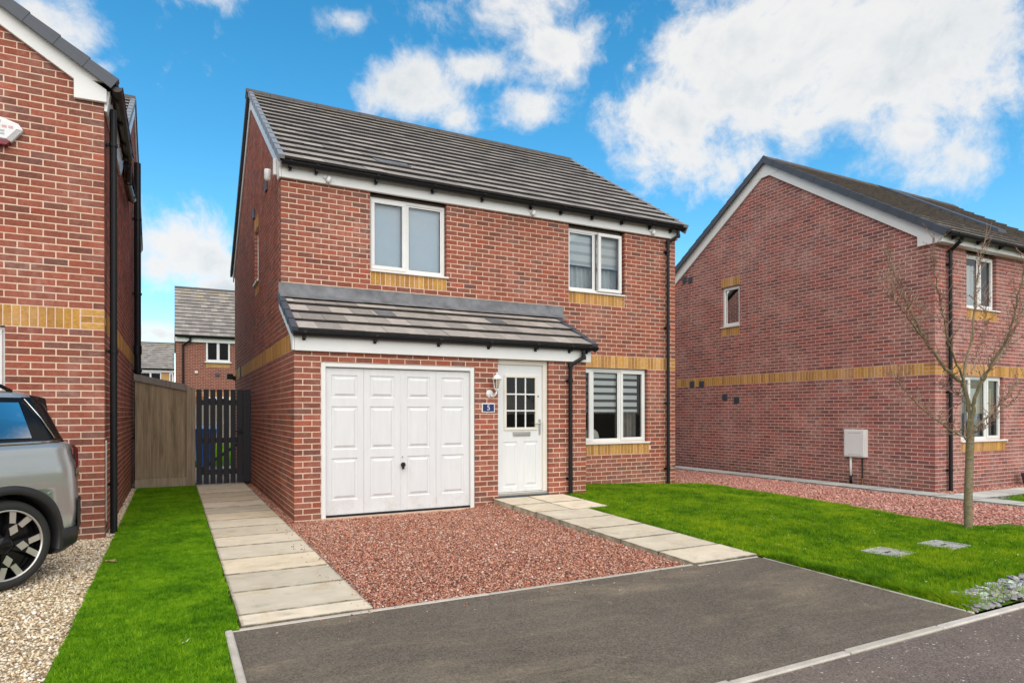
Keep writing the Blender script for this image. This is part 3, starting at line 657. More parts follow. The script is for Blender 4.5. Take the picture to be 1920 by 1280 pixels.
class House:
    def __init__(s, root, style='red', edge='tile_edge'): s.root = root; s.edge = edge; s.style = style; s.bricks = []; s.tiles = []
    def wall(s, name, F, outlines, openings=(), k0=0, k1=70, parity=0, start=None, end=None, endquoin=False, bands=(), corner_l=False, individual=True, vis=True):
        """outlines: convex polygons (u,z). openings: (u0,u1,z0,z1). bands: (u0,u1,z0,z1,quoin_left,quoin_right)."""
        O, u, n = F; mort = MB(); cut = list(openings)
        us = sorted({p[0] for q in outlines for p in q} | {x for o in cut for x in o[:2]}); zs = sorted({p[1] for q in outlines for p in q} | {x for o in cut for x in o[2:4]})
        P = lambda a, z, d=0.0: O + u * a + n * d + Vector((0, 0, z))
        for i in range(len(us) - 1):
            for j in range(len(zs) - 1):
                uc, zc = (us[i] + us[i + 1]) / 2, (zs[j] + zs[j + 1]) / 2
                if any(o[0] < uc < o[1] and o[2] < zc < o[3] for o in cut): continue
                for q in outlines:
                    c = clip_poly([(us[i], zs[j]), (us[i + 1], zs[j]), (us[i + 1], zs[j + 1]), (us[i], zs[j + 1])], q)
                    if len(c) > 2: mort.add([P(a, z, -.003) for a, z in c], [tuple(range(len(c)))])
        for a0, a1, z0, z1 in cut:                                   # reveals
            for x in (a0 - .004, a1 + .004): mort.add([P(x, z0, -.004), P(x, z1, -.004), P(x, z1, -.11), P(x, z0, -.11)], [(0, 1, 2, 3)])
            for z in (z0, z1): mort.add([P(a0, z, -.004), P(a1, z, -.004), P(a1, z, -.11), P(a0, z, -.11)], [(0, 1, 2, 3)])
        w = mort.build(name, M['mortar_p' if s.style == 'pink' else 'mortar'], s.root)
        recs = []
        umin = min(p[0] for q in outlines for p in q); umax = max(p[0] for q in outlines for p in q)
        def emit(a, b, z0, z1, dep, yellow):
            for q in outlines:
                c = clip_poly([(a, z0), (b, z0), (b, z1), (a, z1)], q)
                if len(c) < 3: continue
                A = sum(c[i][0] * c[(i + 1) % len(c)][1] - c[(i + 1) % len(c)][0] * c[i][1] for i in range(len(c))) / 2
                if A < 2e-4: continue
                recs.append((F, w, c if A < (b - a) * (z1 - z0) * .995 else None, a, b, z0, z1, dep, yellow, individual))
        blocked = [(o[0], o[1], o[2], o[3]) for o in cut] + [b[:4] for b in bands]
        for k in range(k0, k1):
            z0 = .075 * k + .0062; z1 = z0 + .0626
            s0 = umin if start is None else start(k, z0); e0 = umax if end is None else end(k, z0)
            runs = [(s0, e0)]; corner = []
            if endquoin:
                L = .1025 if (k + parity) % 2 == 0 else .215; corner.append((e0 - L, e0, .215 if L < .2 else .1025)); runs = [(s0, e0 - L - .01)]
            def sub(ivs):
                for o in blocked:
                    if z1 > o[2] + .012 and z0 < o[3] - .012:
                        nx = []
                        for a, b in ivs:
                            if o[1] <= a or o[0] >= b: nx.append((a, b)); continue
                            if o[0] > a: nx.append((a, o[0] - .0))
                            if o[1] < b: nx.append((o[1], b))
                        ivs = nx
                return ivs
            for a, b in sub(runs):
                off = 0.0 if (k + parity) % 2 == 0 else -.1125; i = math.floor((a - off) / .225) - 1
                while off + i * .225 < b:
                    x0 = max(a, off + i * .225); x1 = min(b, off + i * .225 + .2125); i += 1
                    if x1 - x0 < .028: continue
                    dep = .02
                    if corner_l and abs(x0 - s0) < 1e-6 and abs(s0 - umin) < 1e-6: dep = .215 if x1 - x0 < .15 else .1025
                    elif any(abs(x0 - o[1]) < .003 or abs(x1 - o[0]) < .003 for o in cut): dep = .10
                    emit(x0, x1, z0, z1, dep, False)
            for a, b, d in corner:
                if sub([(a, b)]) == [(a, b)]: emit(a, b, z0, z1, d, False)
        for b in bands:
            a0, a1, z0, z1 = b[:4]; ql = len(b) > 4 and b[4]; qr = len(b) > 5 and b[5]
            for flag, xa, xb in ((ql, a0, a0 + .215), (qr, a1 - .215, a1)):
                if not flag: continue
                for r in range(3):
                    zz = z0 + r * .075 + .005
                    if r == 1: emit(xa, xa + .1025, zz, zz + .065, .1, True); emit(xa + .1125, xb, zz, zz + .065, .1, True)
                    else: emit(xa, xb, zz, zz + .065, .1, True)
            a = a0 + (.225 if ql else .004); e = a1 - (.225 if qr else .004); cnt = max(1, round((e - a) / .075)); pit = (e - a) / cnt
            for i in range(cnt): emit(a + i * pit + .005, a + (i + 1) * pit - .005, z0 + .005, z1 - .005, .1, True)
        s.bricks += recs
        return w
    def finish_bricks(s, limit=300):
        rank = []
        for r in s.bricks:
            (O, u, n), w, c, a, b, z0, z1, dep, yel, ind = r
            pts = [O + u * x + Vector((0, 0, z)) for x, z in ((a, z0), (b, z0), (b, z1), (a, z1))]
            facing = (CAM - pts[0]).dot(n) > 0
            rank.append(screen_area(pts) if (facing and ind and c is None) else 0)
        order = sorted(range(len(rank)), key=lambda i: -rank[i]); top = {i for i in order[:limit] if rank[i] > 0}
        pink = s.style == 'pink'; stuff = {}
        for i, r in enumerate(s.bricks):
            (O, u, n), w, c, a, b, z0, z1, dep, yel, ind = r
            tint = brick_tint(s.style, yel, RNG); j = RNG.uniform(-.0012, .0012)
            if i in top:
                o = bpy.data.objects.new('brick', brick_mesh(b - a, z1 - z0, dep, M['pink_o' if pink else 'brick_o'])); o.color = tint
                inn = -n; rh = u.cross(inn).z > 0; p = O + (u * a if rh else u * b) + n * j + Vector((0, 0, z0)); ux = u if rh else -u
                o.location = wmat(s.root).inverted() @ p; o.rotation_euler = (0, 0, atan2(ux.y, ux.x)); put(o, w)
            else:
                mb = stuff.setdefault(w.name, (w, MB()))[1]; poly = c or [(a, z0), (b, z0), (b, z1), (a, z1)]; m = len(poly)
                vs = [O + u * x + n * j + Vector((0, 0, z)) for x, z in poly] + [O + u * x - n * dep + Vector((0, 0, z)) for x, z in poly]
                mb.add(vs, [tuple(range(m))] + [(k, m + k, m + (k + 1) % m, (k + 1) % m) for k in range(m)], 0, tint)
        for w, mb in stuff.values(): mb.build('brick_courses', M['pink_s' if pink else 'brick_s'], w, kind='stuff')
    def roof(s, name, E, along, up, L, rows, gauge, tilew=.3, tone=1.0, end_skip=None, deck=True, individual=True):
        """E: eaves corner, along the eaves, up the slope; tiles overlap in broken bond"""
        nrm = along.cross(up).normalized(); S = rows * gauge
        if nrm.z < 0: nrm = -nrm
        P = lambda a, q, h: E + along * a + up * q + nrm * h
        mb = MB(); mb.add([P(.01, .03, 0), P(L - .01, .03, 0), P(L - .01, S, 0), P(.01, S, 0), P(.01, .03, -.02), P(L - .01, .03, -.02), P(L - .01, S, -.02), P(.01, S, -.02)],
                          [(0, 1, 2, 3), (7, 6, 5, 4), (0, 4, 5, 1), (1, 5, 6, 2), (2, 6, 7, 3), (3, 7, 4, 0)])
        deckob = mb.build(name, M['dark'], s.root)
        for i in range(rows):
            a = -tilew / 2 if i % 2 else 0.0
            while a < L - .01:
                x0, x1 = max(0, a), min(L, a + tilew); a += tilew
                if x1 - x0 < .04: continue
                c = RNG.choice([(.34, .305, .27), (.30, .27, .24), (.37, .33, .295), (.265, .24, .22)]); k = tone * RNG.uniform(.86, 1.12)
                s.tiles.append((E, along, up, nrm, deckob, x0 + .0015, x1 - .0015, i * gauge, i * gauge + gauge + .05, (c[0] * k, c[1] * k, c[2] * k, 1), individual))
        return deckob
    def finish_tiles(s, limit=300):
        rank = []
        for t in s.tiles:
            E, al, up, nr, dk, x0, x1, q0, q1, tint, ind = t
            pts = [E + al * x + up * q + nr * .05 for x, q in ((x0, q0), (x1, q0), (x1, q1 - .05), (x0, q1 - .05))]
            rank.append(screen_area(pts) if ind and (CAM - pts[0]).dot(nr) > 0 else 0)
        order = sorted(range(len(rank)), key=lambda i: -rank[i]); top = {i for i in order[:limit] if rank[i] > 0}
        cache = {}; stuff = {}
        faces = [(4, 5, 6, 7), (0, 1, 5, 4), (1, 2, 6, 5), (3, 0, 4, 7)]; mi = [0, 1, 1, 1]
        for i, t in enumerate(s.tiles):
            E, al, up, nr, dk, x0, x1, q0, q1, tint, ind = t; jh = RNG.uniform(-.0015, .003); w = x1 - x0; l = q1 - q0
            loc = [(0, 0, .030), (w, 0, .030), (w, l, .001), (0, l, .001), (0, 0, .066), (w, 0, .066), (w, l, .024), (0, l, .024)]
            if i in top:
                key = (round(w, 3), round(l, 3))
                if key not in cache:
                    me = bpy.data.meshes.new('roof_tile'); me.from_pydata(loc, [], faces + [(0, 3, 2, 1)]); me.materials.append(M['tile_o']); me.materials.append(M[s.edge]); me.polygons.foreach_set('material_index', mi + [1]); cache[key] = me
                o = bpy.data.objects.new('roof_tile', cache[key]); o.color = tint
                R = Matrix((al, up, nr)).transposed().to_4x4(); R.translation = E + al * x0 + up * q0 + nr * jh
                o.matrix_basis = wmat(s.root).inverted() @ R; put(o, dk)
            else:
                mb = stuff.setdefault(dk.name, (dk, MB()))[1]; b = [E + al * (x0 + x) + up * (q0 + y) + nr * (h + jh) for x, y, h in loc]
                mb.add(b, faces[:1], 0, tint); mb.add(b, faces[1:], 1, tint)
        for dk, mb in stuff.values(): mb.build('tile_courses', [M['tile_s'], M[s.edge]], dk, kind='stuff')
    # ---- trim
    def gutter(s, p0, d, L, r=.056, brackets=(), fascia_n=None, mat='black'):
        """half-round gutter; brackets at distances along"""
        mb = MB(); d = d.normalized(); side = fascia_n; n = 8
        for rr, flip in ((r, 0), (r - .006, 1)):
            vs = []; 
            for q in (0, L):
                for k in range(n + 1):
                    a = pi * k / n; vs.append(p0 + d * q + side * (cos(a) * rr) - Vector((0, 0, sin(a) * rr)))
            mb.add(vs, [(k, k + 1, n + 2 + k, n + 1 + k) for k in range(n)])
        for q in (0, L): mb.add([p0 + d * q + side * (cos(pi * k / n) * r) - Vector((0, 0, sin(pi * k / n) * r)) for k in range(n + 1)], [tuple(range(n + 1))])
        for sgn in (1, -1): mb.obox((p0, d, side), 0, L, sgn * r - .006, sgn * r + .006, -.004, .006)
        g = mb.build('gutter', M[mat], s.root)
        for q in brackets:
            b = MB(); F = (p0 + d * q, d, side); O = F[0]
            prof = [(-r - .03, -.005), (-r - .03, -.10), (-r + .012, -.10), (-r + .012, -r * .9), (-r * .4, -r - .022), (r * .2, -r - .022), (r * .2, -r + .002), (-r * .6, -r * .72), (-r + .008, -.005)]
            b.prism([O - d * .02 + side * x + Vector((0, 0, z)) for x, z in prof], d * .04); b.build('gutter_bracket', M[mat], g)
            c = MB(); c.obox(F, -.02, .02, r - .006, r + .010, -.02, .012); c.build('gutter_clip', M[mat], g)
        return g
    def downpipe(s, path, r=.034, clips=(), wall_n=None, mat='black', name='downpipe', standoff=.05):
        mb = MB(); mb.tube(path, r, 12)
        for i, p in enumerate(path[1:-1]):
            mb.tube([Vector(p) - Vector((0, 0, .03)), Vector(p) + Vector((0, 0, .03))], r * 1.18, 12)
        o = mb.build(name, M[mat], s.root, smooth=False)
        for p in clips:
            c = MB(); p = Vector(p); c.tube([p - Vector((0, 0, .018)), p + Vector((0, 0, .018))], r * 1.25, 12)
            t = Vector((-wall_n.y, wall_n.x, 0)); c.obox((p, t, wall_n), -.06, .06, -standoff, -standoff + .012, -.016, .016); c.obox((p, t, wall_n), -.015, .015, -standoff, 0, -.014, .014)
            c.build('pipe_clip', M[mat], o)
        return o
    def window(s, F, u0, u1, z0, z1, lights, rec=.065, sill=True, room='room', head=0.0, sx=(0.0, .035), depth=1.4):
        """lights: (fraction0, fraction1, 'fixed'|'sash')"""
        fb = MB(); b = .048; zt = z1 - head
        fb.obox(F, u0, u1, -rec - .06, -rec, z0, z0 + b); fb.obox(F, u0, u1, -rec - .06, -rec, zt - b, zt)
        fb.obox(F, u0, u0 + b, -rec - .06, -rec, z0 + b, zt - b); fb.obox(F, u1 - b, u1, -rec - .06, -rec, z0 + b, zt - b)
        xs = []
        for a, e, k in lights:
            xa = u0 + (u1 - u0) * a; xb = u0 + (u1 - u0) * e
            if a > 0: fb.obox(F, xa - .028, xa + .028, -rec - .06, -rec - .001, z0 + b, zt - b)
            xs.append((xa + (b if a == 0 else .028), xb - (b if e == 1 else .028), k))
        f = fb.build('window', M['white'], s.root, bevel=.004, seg=1)
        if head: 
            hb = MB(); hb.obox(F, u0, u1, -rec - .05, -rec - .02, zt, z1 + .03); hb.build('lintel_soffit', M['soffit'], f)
        for xa, xb, k in xs:
            if k in ('sash', 'open'):
                sb_ = MB(); w = .058; oo = .0 if k == 'sash' else .05
                if oo: gp = MB(); gp.obox(F, xa - .03, xa - .012, -rec - .05, -rec + .004, z0 + b, zt - b); gp.build('gap_shade_strip', M['dark'], f); xa += .03  # solid dark strip stands in for the shade inside the open gap
                FF = F; F = (F[0] + F[2] * oo, F[1], F[2]); A0, A1, Z0, Z1 = xa - .022, xb + .022, z0 + b - .022, zt - b + .022
                sb_.obox(F, A0, A1, -rec - .03, -rec + .016, Z0, Z0 + w); sb_.obox(F, A0, A1, -rec - .03, -rec + .016, Z1 - w, Z1)
                sb_.obox(F, A0, A0 + w, -rec - .03, -rec + .016, Z0 + w, Z1 - w); sb_.obox(F, A1 - w, A1, -rec - .03, -rec + .016, Z0 + w, Z1 - w)
                sb_.build('sash', M['white'], f, bevel=.005, seg=1); g = (A0 + w, A1 - w, Z0 + w, Z1 - w)
                gF = F; F = FF
            else:
                gF = F; bd = MB(); w = .022; g = (xa + w, xb - w, z0 + b + w, zt - b - w)
                bd.obox(F, xa, xb, -rec - .04, -rec - .012, z0 + b, z0 + b + w); bd.obox(F, xa, xb, -rec - .04, -rec - .012, zt - b - w, zt - b)
                bd.obox(F, xa, xa + w, -rec - .04, -rec - .012, z0 + b + w, zt - b - w); bd.obox(F, xb - w, xb, -rec - .04, -rec - .012, z0 + b + w, zt - b - w)
                bd.build('glazing_bead', M['white'], f)
            gk = MB(); e = .007
            gk.obox(gF, g[0], g[1], -rec - .03, -rec - .022, g[2], g[2] + e); gk.obox(gF, g[0], g[1], -rec - .03, -rec - .022, g[3] - e, g[3])
            gk.obox(gF, g[0], g[0] + e, -rec - .03, -rec - .022, g[2] + e, g[3] - e); gk.obox(gF, g[1] - e, g[1], -rec - .03, -rec - .022, g[2] + e, g[3] - e)
            gk.build('gasket', M['black'], f)
            s._pane(gF, g, rec, f)
        if sill:
            sm = MB(); sm.obox(F, u0 - sx[0], u1 + sx[1], -rec - .03, .034, z0 - .03, z0 - .002); sm.build('sill', M['white'], f, bevel=.006, seg=2)
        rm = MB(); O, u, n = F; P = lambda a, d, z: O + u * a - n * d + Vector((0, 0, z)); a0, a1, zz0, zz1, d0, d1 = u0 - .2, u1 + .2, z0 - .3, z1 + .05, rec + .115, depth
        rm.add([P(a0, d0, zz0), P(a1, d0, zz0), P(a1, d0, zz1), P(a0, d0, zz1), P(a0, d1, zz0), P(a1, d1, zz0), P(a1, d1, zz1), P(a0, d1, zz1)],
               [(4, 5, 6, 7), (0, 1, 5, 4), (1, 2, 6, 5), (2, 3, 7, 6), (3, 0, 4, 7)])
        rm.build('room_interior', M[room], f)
        return f, xs
    def _pane(s, F, g, rec, f):
        O, u, n = F; pm = MB(); Q = lambda a, z, d: O + u * a + n * (-rec + d) + Vector((0, 0, z))
        pm.add([Q(g[0], g[2], -.027), Q(g[1], g[2], -.027), Q(g[1], g[3], -.027), Q(g[0], g[3], -.027)], [(0, 1, 2, 3)])
        pm.build('pane', M['glass'], f)

# ------------------------------------------------------------------ shared house trim
def verge_caps(h, E, along, up, rows, gauge, mat, out, wdt=.10, drop=.10, inn=.045):
    """one clip-on cap per tile course along a verge; 'out' = +1/-1 along 'along'"""
    nrm = along.cross(up).normalized()
    if nrm.z < 0: nrm = -nrm
    for i in range(rows):
        mb = MB(); q0 = i * gauge - .012; q1 = (i + 1) * gauge + .02
        xo = out * (wdt - inn); t_ = out * .005
        P = lambda a, q, hh: E + along * a + up * q + nrm * hh
        FC = [(0, 1, 2, 3), (7, 6, 5, 4), (3, 2, 6, 7), (0, 4, 5, 1), (1, 5, 6, 2), (0, 3, 7, 4)]
        mb.add([P(-out * inn, q0, .02), P(xo + t_, q0, .02), P(xo + t_, q0, .074), P(-out * inn, q0, .074), P(-out * inn, q1, .015), P(xo, q1, .015), P(xo, q1, .060), P(-out * inn, q1, .060)], FC)
        y0 = xo - out * .012
        mb.add([P(y0, q0, -drop), P(xo + t_, q0, -drop), P(xo + t_, q0, .0195), P(y0, q0, .0195), P(y0, q1, -drop + .005), P(xo, q1, -drop + .005), P(xo, q1, .0145), P(y0, q1, .0145)], FC)
        mb.build('verge_cap', M[mat], h.root)
def ridge_tiles(h, p0, d, L, slope, w=.15, piece=.45):
    d = d.normalized(); side = Vector((-d.y, d.x, 0)); n = max(1, round(L / piece)); pc = L / n
    for i in range(n):
        mb = MB(); a, b = i * pc + .004, (i + 1) * pc - .004; j = RNG.uniform(-.004, .004)
        prof = [(-w, -w * slope), (-w * .45, -w * .45 * slope + .012), (0, .02), (w * .45, -w * .45 * slope + .012), (w, -w * slope)]
        outer = [p0 + side * x + Vector((0, 0, z + .035 + j)) for x, z in prof]; inner = [p0 + side * x + Vector((0, 0, z + .005 + j)) for x, z in prof]
        ring = outer + inner[::-1]; mb.prism([p + d * a for p in ring], d * (b - a))
        mb.build('ridge_tile', M['ridge'], h.root)
def plank(h, name, pts, vec, mat='white', bevel=.004):
    mb = MB(); mb.prism(pts, vec); return mb.build(name, M[mat], h.root, bevel=bevel, seg=1)

# ------------------------------------------------------------------ the middle house
D0 = 1.102; W0 = 7.237; WG = 4.42
root = thing('detached_house', (3.6, 4.5, 0), 'red brick detached house with white garage door and numbered white front door', 'house')
h = House(root)
FG = (Vector((0, 0, 0)), VX, -VY); FM = (Vector((0, D0, 0)), VX, -VY); FS = (Vector((0, 0, 0)), VY, -VX); FR = (Vector((WG, 0, 0)), VY, VX)
h.wall('garage_wall', FG, [[(0, -.15), (WG, -.15), (WG, 2.16), (0, 2.16)]], [(.33, 2.502, -.15, 2.025), (2.872, 3.742, -.15, 2.16)], -2, 29, 0, endquoin=True, corner_l=True)
h.wall('porch_return_wall', FR, [[(0, -.15), (D0 - .02, -.15), (D0 - .02, 2.90), (0, 2.33)]], (), -2, 39, 0, start=lambda k, z: .225 if k % 2 == 0 else .1125)
h.wall('front_wall', FM, [[(0, 2.925), (W0, 2.925), (W0, 4.80), (0, 4.80)], [(WG + .002, -.15), (W0, -.15), (W0, 2.925), (WG + .002, 2.925)]],
       [(1.277, 2.512, 3.525, 4.80), (4.807, 6.03, 3.525, 4.80), (4.75, 6.56, .825, 2.175)], -2, 64, 0, start=lambda k, z: 0.0 if z > 2.92 else WG + .006,
       endquoin=True, corner_l=True, bands=[(1.277, 2.512, 3.30, 3.525), (4.807, 6.03, 3.30, 3.525), (4.75, 6.60, .60, .825), (WG + .01, W0, 2.175, 2.40, False, True)])
h.wall('side_wall', FS, [[(0, -.15), (D0, -.15), (D0, 2.90), (0, 2.33)], [(D0, -.15), (8.8, -.15), (8.8, 4.75), (4.95, 7.36), (D0, 4.84)]],
       [(3.82, 4.42, 3.75, 4.725)], -2, 99, 1, start=lambda k, z: (.1125 if k % 2 == 0 else .225) if z < 2.15 else (0.0 if z < 2.93 else D0 + (.1125 if k % 2 == 0 else .225)),
       bands=[(0.0, 8.8, 2.175, 2.40), (3.82, 4.42, 4.725, 4.95), (3.82, 4.42, 3.525, 3.75)])
mb = MB(); mb.add([(W0 - .004, D0 + .02, -.2), (W0 - .004, 8.8, -.2), (W0 - .004, 8.8, 4.75), (W0 - .004, 4.95, 7.36), (W0 - .004, D0 + .02, 4.8)], [(0, 1, 2, 3, 4)])
mb.add([(0, 8.8, -.2), (W0, 8.8, -.2), (W0, 8.8, 4.8), (0, 8.8, 4.8)], [(0, 1, 2, 3)]); mb.build('rear_wall', M['farbrick'], root)
# main roof
ang = math.atan2(2.685, 4.09); UPM = Vector((0, cos(ang), sin(ang))); E0 = Vector((-.03, .87, 4.862)); g0 = 4.893 / 15
h.roof('main_roof', E0, VX, UPM, 7.30, 15, g0)
verge_caps(h, E0, VX, UPM, 15, g0, 'verge', -1, .075, .03); verge_caps(h, E0 + VX * 7.30, VX, UPM, 15, g0, 'verge', 1)
rz_ = E0 + UPM * 4.893
ridge_tiles(h, rz_ + Vector((-.07, 0, .045)), VX, 7.44, tan(ang), .15)
plank(h, 'rear_roof', [(-.03, rz_.y, rz_.z + .03), (-.03, 9.05, 4.86), (-.03, 9.05, 4.74), (-.03, rz_.y, rz_.z - .1)], VX * 7.30, 'ridge', 0)
plank(h, 'rear_verge', [(-.085, rz_.y, rz_.z + .06), (-.085, 9.08, 4.90), (-.085, 9.08, 4.76), (-.085, rz_.y, rz_.z - .08)], VX * .05, 'verge_d', 0)
plank(h, 'fascia', [(0, D0 - .06, 4.685), (0, D0 - .06, 4.90), (0, D0 - .004, 4.90), (0, D0 - .004, 4.685)], VX * W0)
P = lambda q, hh, x=0.0: Vector((x, E0.y, E0.z)) + UPM * q + Vector((0, -sin(ang), cos(ang))) * hh
plank(h, 'bargeboard', [P(.05, -.025, -.028), P(4.88, -.025, -.028), P(4.76, -.21, -.028), P(.16, -.21, -.028)], VX * .026)
plank(h, 'rear_bargeboard', [(-.028, 4.96, 7.42), (-.028, 9.0, 4.78), (-.028, 9.0, 4.62), (-.028, 4.96, 7.24)], VX * .026)
plank(h, 'box_end', [(-.03, D0 - .06, 4.68), (-.03, D0 - .06, 4.92), (-.03, D0 + .28, 5.03), (-.03, D0 + .28, 4.86), (-.03, D0 + .12, 4.68)], VX * .027)
plank(h, 'box_end', [(W0 + .003, D0 - .06, 4.68), (W0 + .003, D0 - .06, 4.92), (W0 + .003, D0 + .28, 5.03), (W0 + .003, D0 + .28, 4.86), (W0 + .003, D0 + .12, 4.68)], VX * .03)
h.gutter(Vector((-.01, .94, 4.885)), VX, 7.32, .058, [.12, .48, 1.35, 2.25, 3.1, 4.0, 4.6, 5.25, 5.9, 6.55, 7.05], -VY)
# lean-to roof over garage and porch
a2 = math.atan2(.63, 1.25); UPL = Vector((0, cos(a2), sin(a2))); E1 = Vector((-.02, -.145, 2.372))
h.roof('lean_to_roof', E1, VX, UPL, 4.50, 4, .345, .295, 1.08)
verge_caps(h, E1, VX, UPL, 4, .345, 'verge_d', -1, .075, .02); verge_caps(h, E1 + VX * 4.50, VX, UPL, 4, .345, 'verge_d', 1, .09, .07)
plank(h, 'fascia', [(0, -.055, 2.155), (0, -.055, 2.34), (0, -.004, 2.34), (0, -.004, 2.155)], VX * (WG + .04))
plank(h, 'bargeboard', [(-.027, -.05, 2.16), (-.027, -.05, 2.36), (-.027, D0, 2.965), (-.027, D0, 2.84), (-.027, .14, 2.35), (-.027, .02, 2.16)], VX * .025)
plank(h, 'bargeboard', [(WG + .042, -.05, 2.16), (WG + .042, -.05, 2.34), (WG + .042, D0, 2.925), (WG + .042, D0, 2.80), (WG + .042, .1, 2.16)], VX * .025)
h.gutter(Vector((-.03, -.115, 2.385)), VX, 4.58, .056, [.14, 1.05, 1.95, 2.72, 3.5, 4.1, 4.42], -VY)
lead = MB(); LE = E1 + UPL * 1.21; nl = Vector((0, -sin(a2), cos(a2)))
segs = 4
for i in range(segs):
    xa, xb = -.035 + i * 4.68 / segs, -.035 + (i + 1) * 4.68 / segs + .04; lift = .004 * (i % 2)
    A = Vector((0, D0 - .012 - lift, 3.215)); B = Vector((0, D0 - .014 - lift, 3.075)); Cc = Vector((0, LE.y, LE.z)) + nl * (.072 + lift)
    n_ = 14; top, mid, low = [], [], []
    for k in range(n_ + 1):
        x = xa + (xb - xa) * k / n_; w = RNG.uniform(-.004, .004)
        top.append((x, A.y, A.z + w * .6)); mid.append((x, B.y - abs(w), B.z + w)); low.append((x, Cc.y + w * 1.5, Cc.z + abs(w)))
    vs = top + mid + low; m = n_ + 1
    lead.add(vs, [(k, k + 1, m + k + 1, m + k) for k in range(n_)] + [(m + k, m + k + 1, 2 * m + k + 1, 2 * m + k) for k in range(n_)])
lead.build('lead_flashing', M['lead'], root, smooth=True)
# two dark ventilator tiles let into the lean-to, two in the main roof
for E_, U_, q, x, w_ in ((E1, UPL, .70, 1.24, .26), (E1, UPL, .70, 3.02, .26), (E0, UPM, g0 * 2.05, 1.50, .55)):
    nn = Vector((0, -U_.z, U_.y)); vb = MB(); b = E_ + VX * x + U_ * q
    vb.prism([b + nn * .05, b + nn * .074, b + U_ * .29 + nn * .048, b + U_ * .29 + nn * .03], VX * w_); vb.build('vent_tile', M['lead'], root)
# downpipes
h.downpipe([(4.30, -.115, 2.33), (4.30, -.115, 2.22), (4.09, -.065, 2.10), (4.09, -.065, .06)], .034, [(4.09, -.065, 1.86), (4.09, -.065, .35)], -VY)
h.downpipe([(7.17, .94, 4.82), (7.17, .94, 4.72), (7.0, 1.035, 4.60), (7.0, 1.035, -.05)], .034, [(7.0, 1.035, 4.42), (7.0, 1.035, 2.98), (7.0, 1.035, 1.55), (7.0, 1.035, .30)], -VY)
# windows
w1, _ = h.window(FM, 1.277, 2.50, 3.525, 4.66, [(0, .475, 'sash'), (.475, 1, 'fixed')], head=.02)
w2, _ = h.window(FM, 4.807, 5.99, 3.525, 4.66, [(0, .51, 'fixed'), (.51, 1, 'open')], head=.03)
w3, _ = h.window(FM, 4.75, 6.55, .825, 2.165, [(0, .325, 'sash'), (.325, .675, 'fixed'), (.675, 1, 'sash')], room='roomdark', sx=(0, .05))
w4, _ = h.window(FS, 3.82, 4.42, 3.75, 4.72, [(0, 1, 'sash')], sx=(.03, .03))
# garage door
FD = (Vector((0, 0, 0)), VX, -VY)
gd = MB(); gd.obox(FD, .332, .395, -.11, -.012, .0, 2.022); gd.obox(FD, 2.44, 2.500, -.11, -.012, .0, 2.022); gd.obox(FD, .395, 2.44, -.11, -.012, 1.965, 2.022)
gframe = gd.build('garage_door', M['white'], root, bevel=.005, seg=1)
def raised_panel(mb, F, a0, a1, z0, z1, d, mi=0):
    """moulded panel: a sunk border and a raised sloping field"""
    O, u, n = F; Pp = lambda a, z, dd: O + u * a + n * dd + Vector((0, 0, z))
    rings = [(0, d), (.012, d - .010), (.03, d - .010), (.055, d + .004)]
    vs = []
    for i_, dd in rings: vs += [Pp(a0 + i_, z0 + i_, dd), Pp(a1 - i_, z0 + i_, dd), Pp(a1 - i_, z1 - i_, dd), Pp(a0 + i_, z1 - i_, dd)]
    mb.add(vs, [(4 * r + k, 4 * r + (k + 1) % 4, 4 * r + 4 + (k + 1) % 4, 4 * r + 4 + k) for r in range(3) for k in range(4)] + [(12, 13, 14, 15)], mi)
def sheet_with_holes(mb, F, a0, a1, z0, z1, d, holes):
    O, u, n = F; Pp = lambda a, z: O + u * a + n * d + Vector((0, 0, z))
    as_ = sorted({a0, a1} | {x for q in holes for x in q[:2]}); zs = sorted({z0, z1} | {x for q in holes for x in q[2:]})
    for i in range(len(as_) - 1):
        for j in range(len(zs) - 1):
            ac, zc = (as_[i] + as_[i + 1]) / 2, (zs[j] + zs[j + 1]) / 2
            if any(q[0] < ac < q[1] and q[2] < zc < q[3] for q in holes): continue
            mb.add([Pp(as_[i], zs[j]), Pp(as_[i + 1], zs[j]), Pp(as_[i + 1], zs[j + 1]), Pp(as_[i], zs[j + 1])], [(0, 1, 2, 3)])
cols = [(.398, .900, .475, .823), (.903, 1.405, .985, 1.325), (1.425, 1.925, 1.505, 1.838), (1.928, 2.437, 2.010, 2.355)]
rows_ = [(1.565, 1.865), (.885, 1.455), (.225, .775)]
for a0, a1, p0, p1 in cols:
    lf = MB(); holes = [(p0, p1, z0, z1) for z0, z1 in rows_]
    sheet_with_holes(lf, FD, a0, a1, .035, 1.955, -.058, holes)
    for q in holes: raised_panel(lf, FD, *q, -.058)
    lf.obox(FD, a0, a1, -.10, -.075, .035, 1.955)
    for x in (a0, a1): lf.add([FD[0] + VX * x - FD[2] * .058 + Vector((0, 0, z)) if False else Vector((x, .058, z)) for z in (.035, 1.955)] + [Vector((x, .08, z)) for z in (1.955, .035)], [(0, 1, 2, 3)])
    lf.build('door_panel', M['whitedoor'], gframe)
st = MB(); st.obox(FD, 1.405, 1.425, -.07, -.050, .035, 1.955); st.build('meeting_stile', M['whitedoor'], gframe)
sl = MB(); sl.obox(FD, .395, 2.44, -.10, -.04, .0, .034); sl.build('bottom_seal', M['black'], gframe)
cs = MB(); cs.obox(FD, .33, 2.50, -.14, .02, -.10, .006); cs.build('concrete_threshold', M['mortar_y'], gframe)
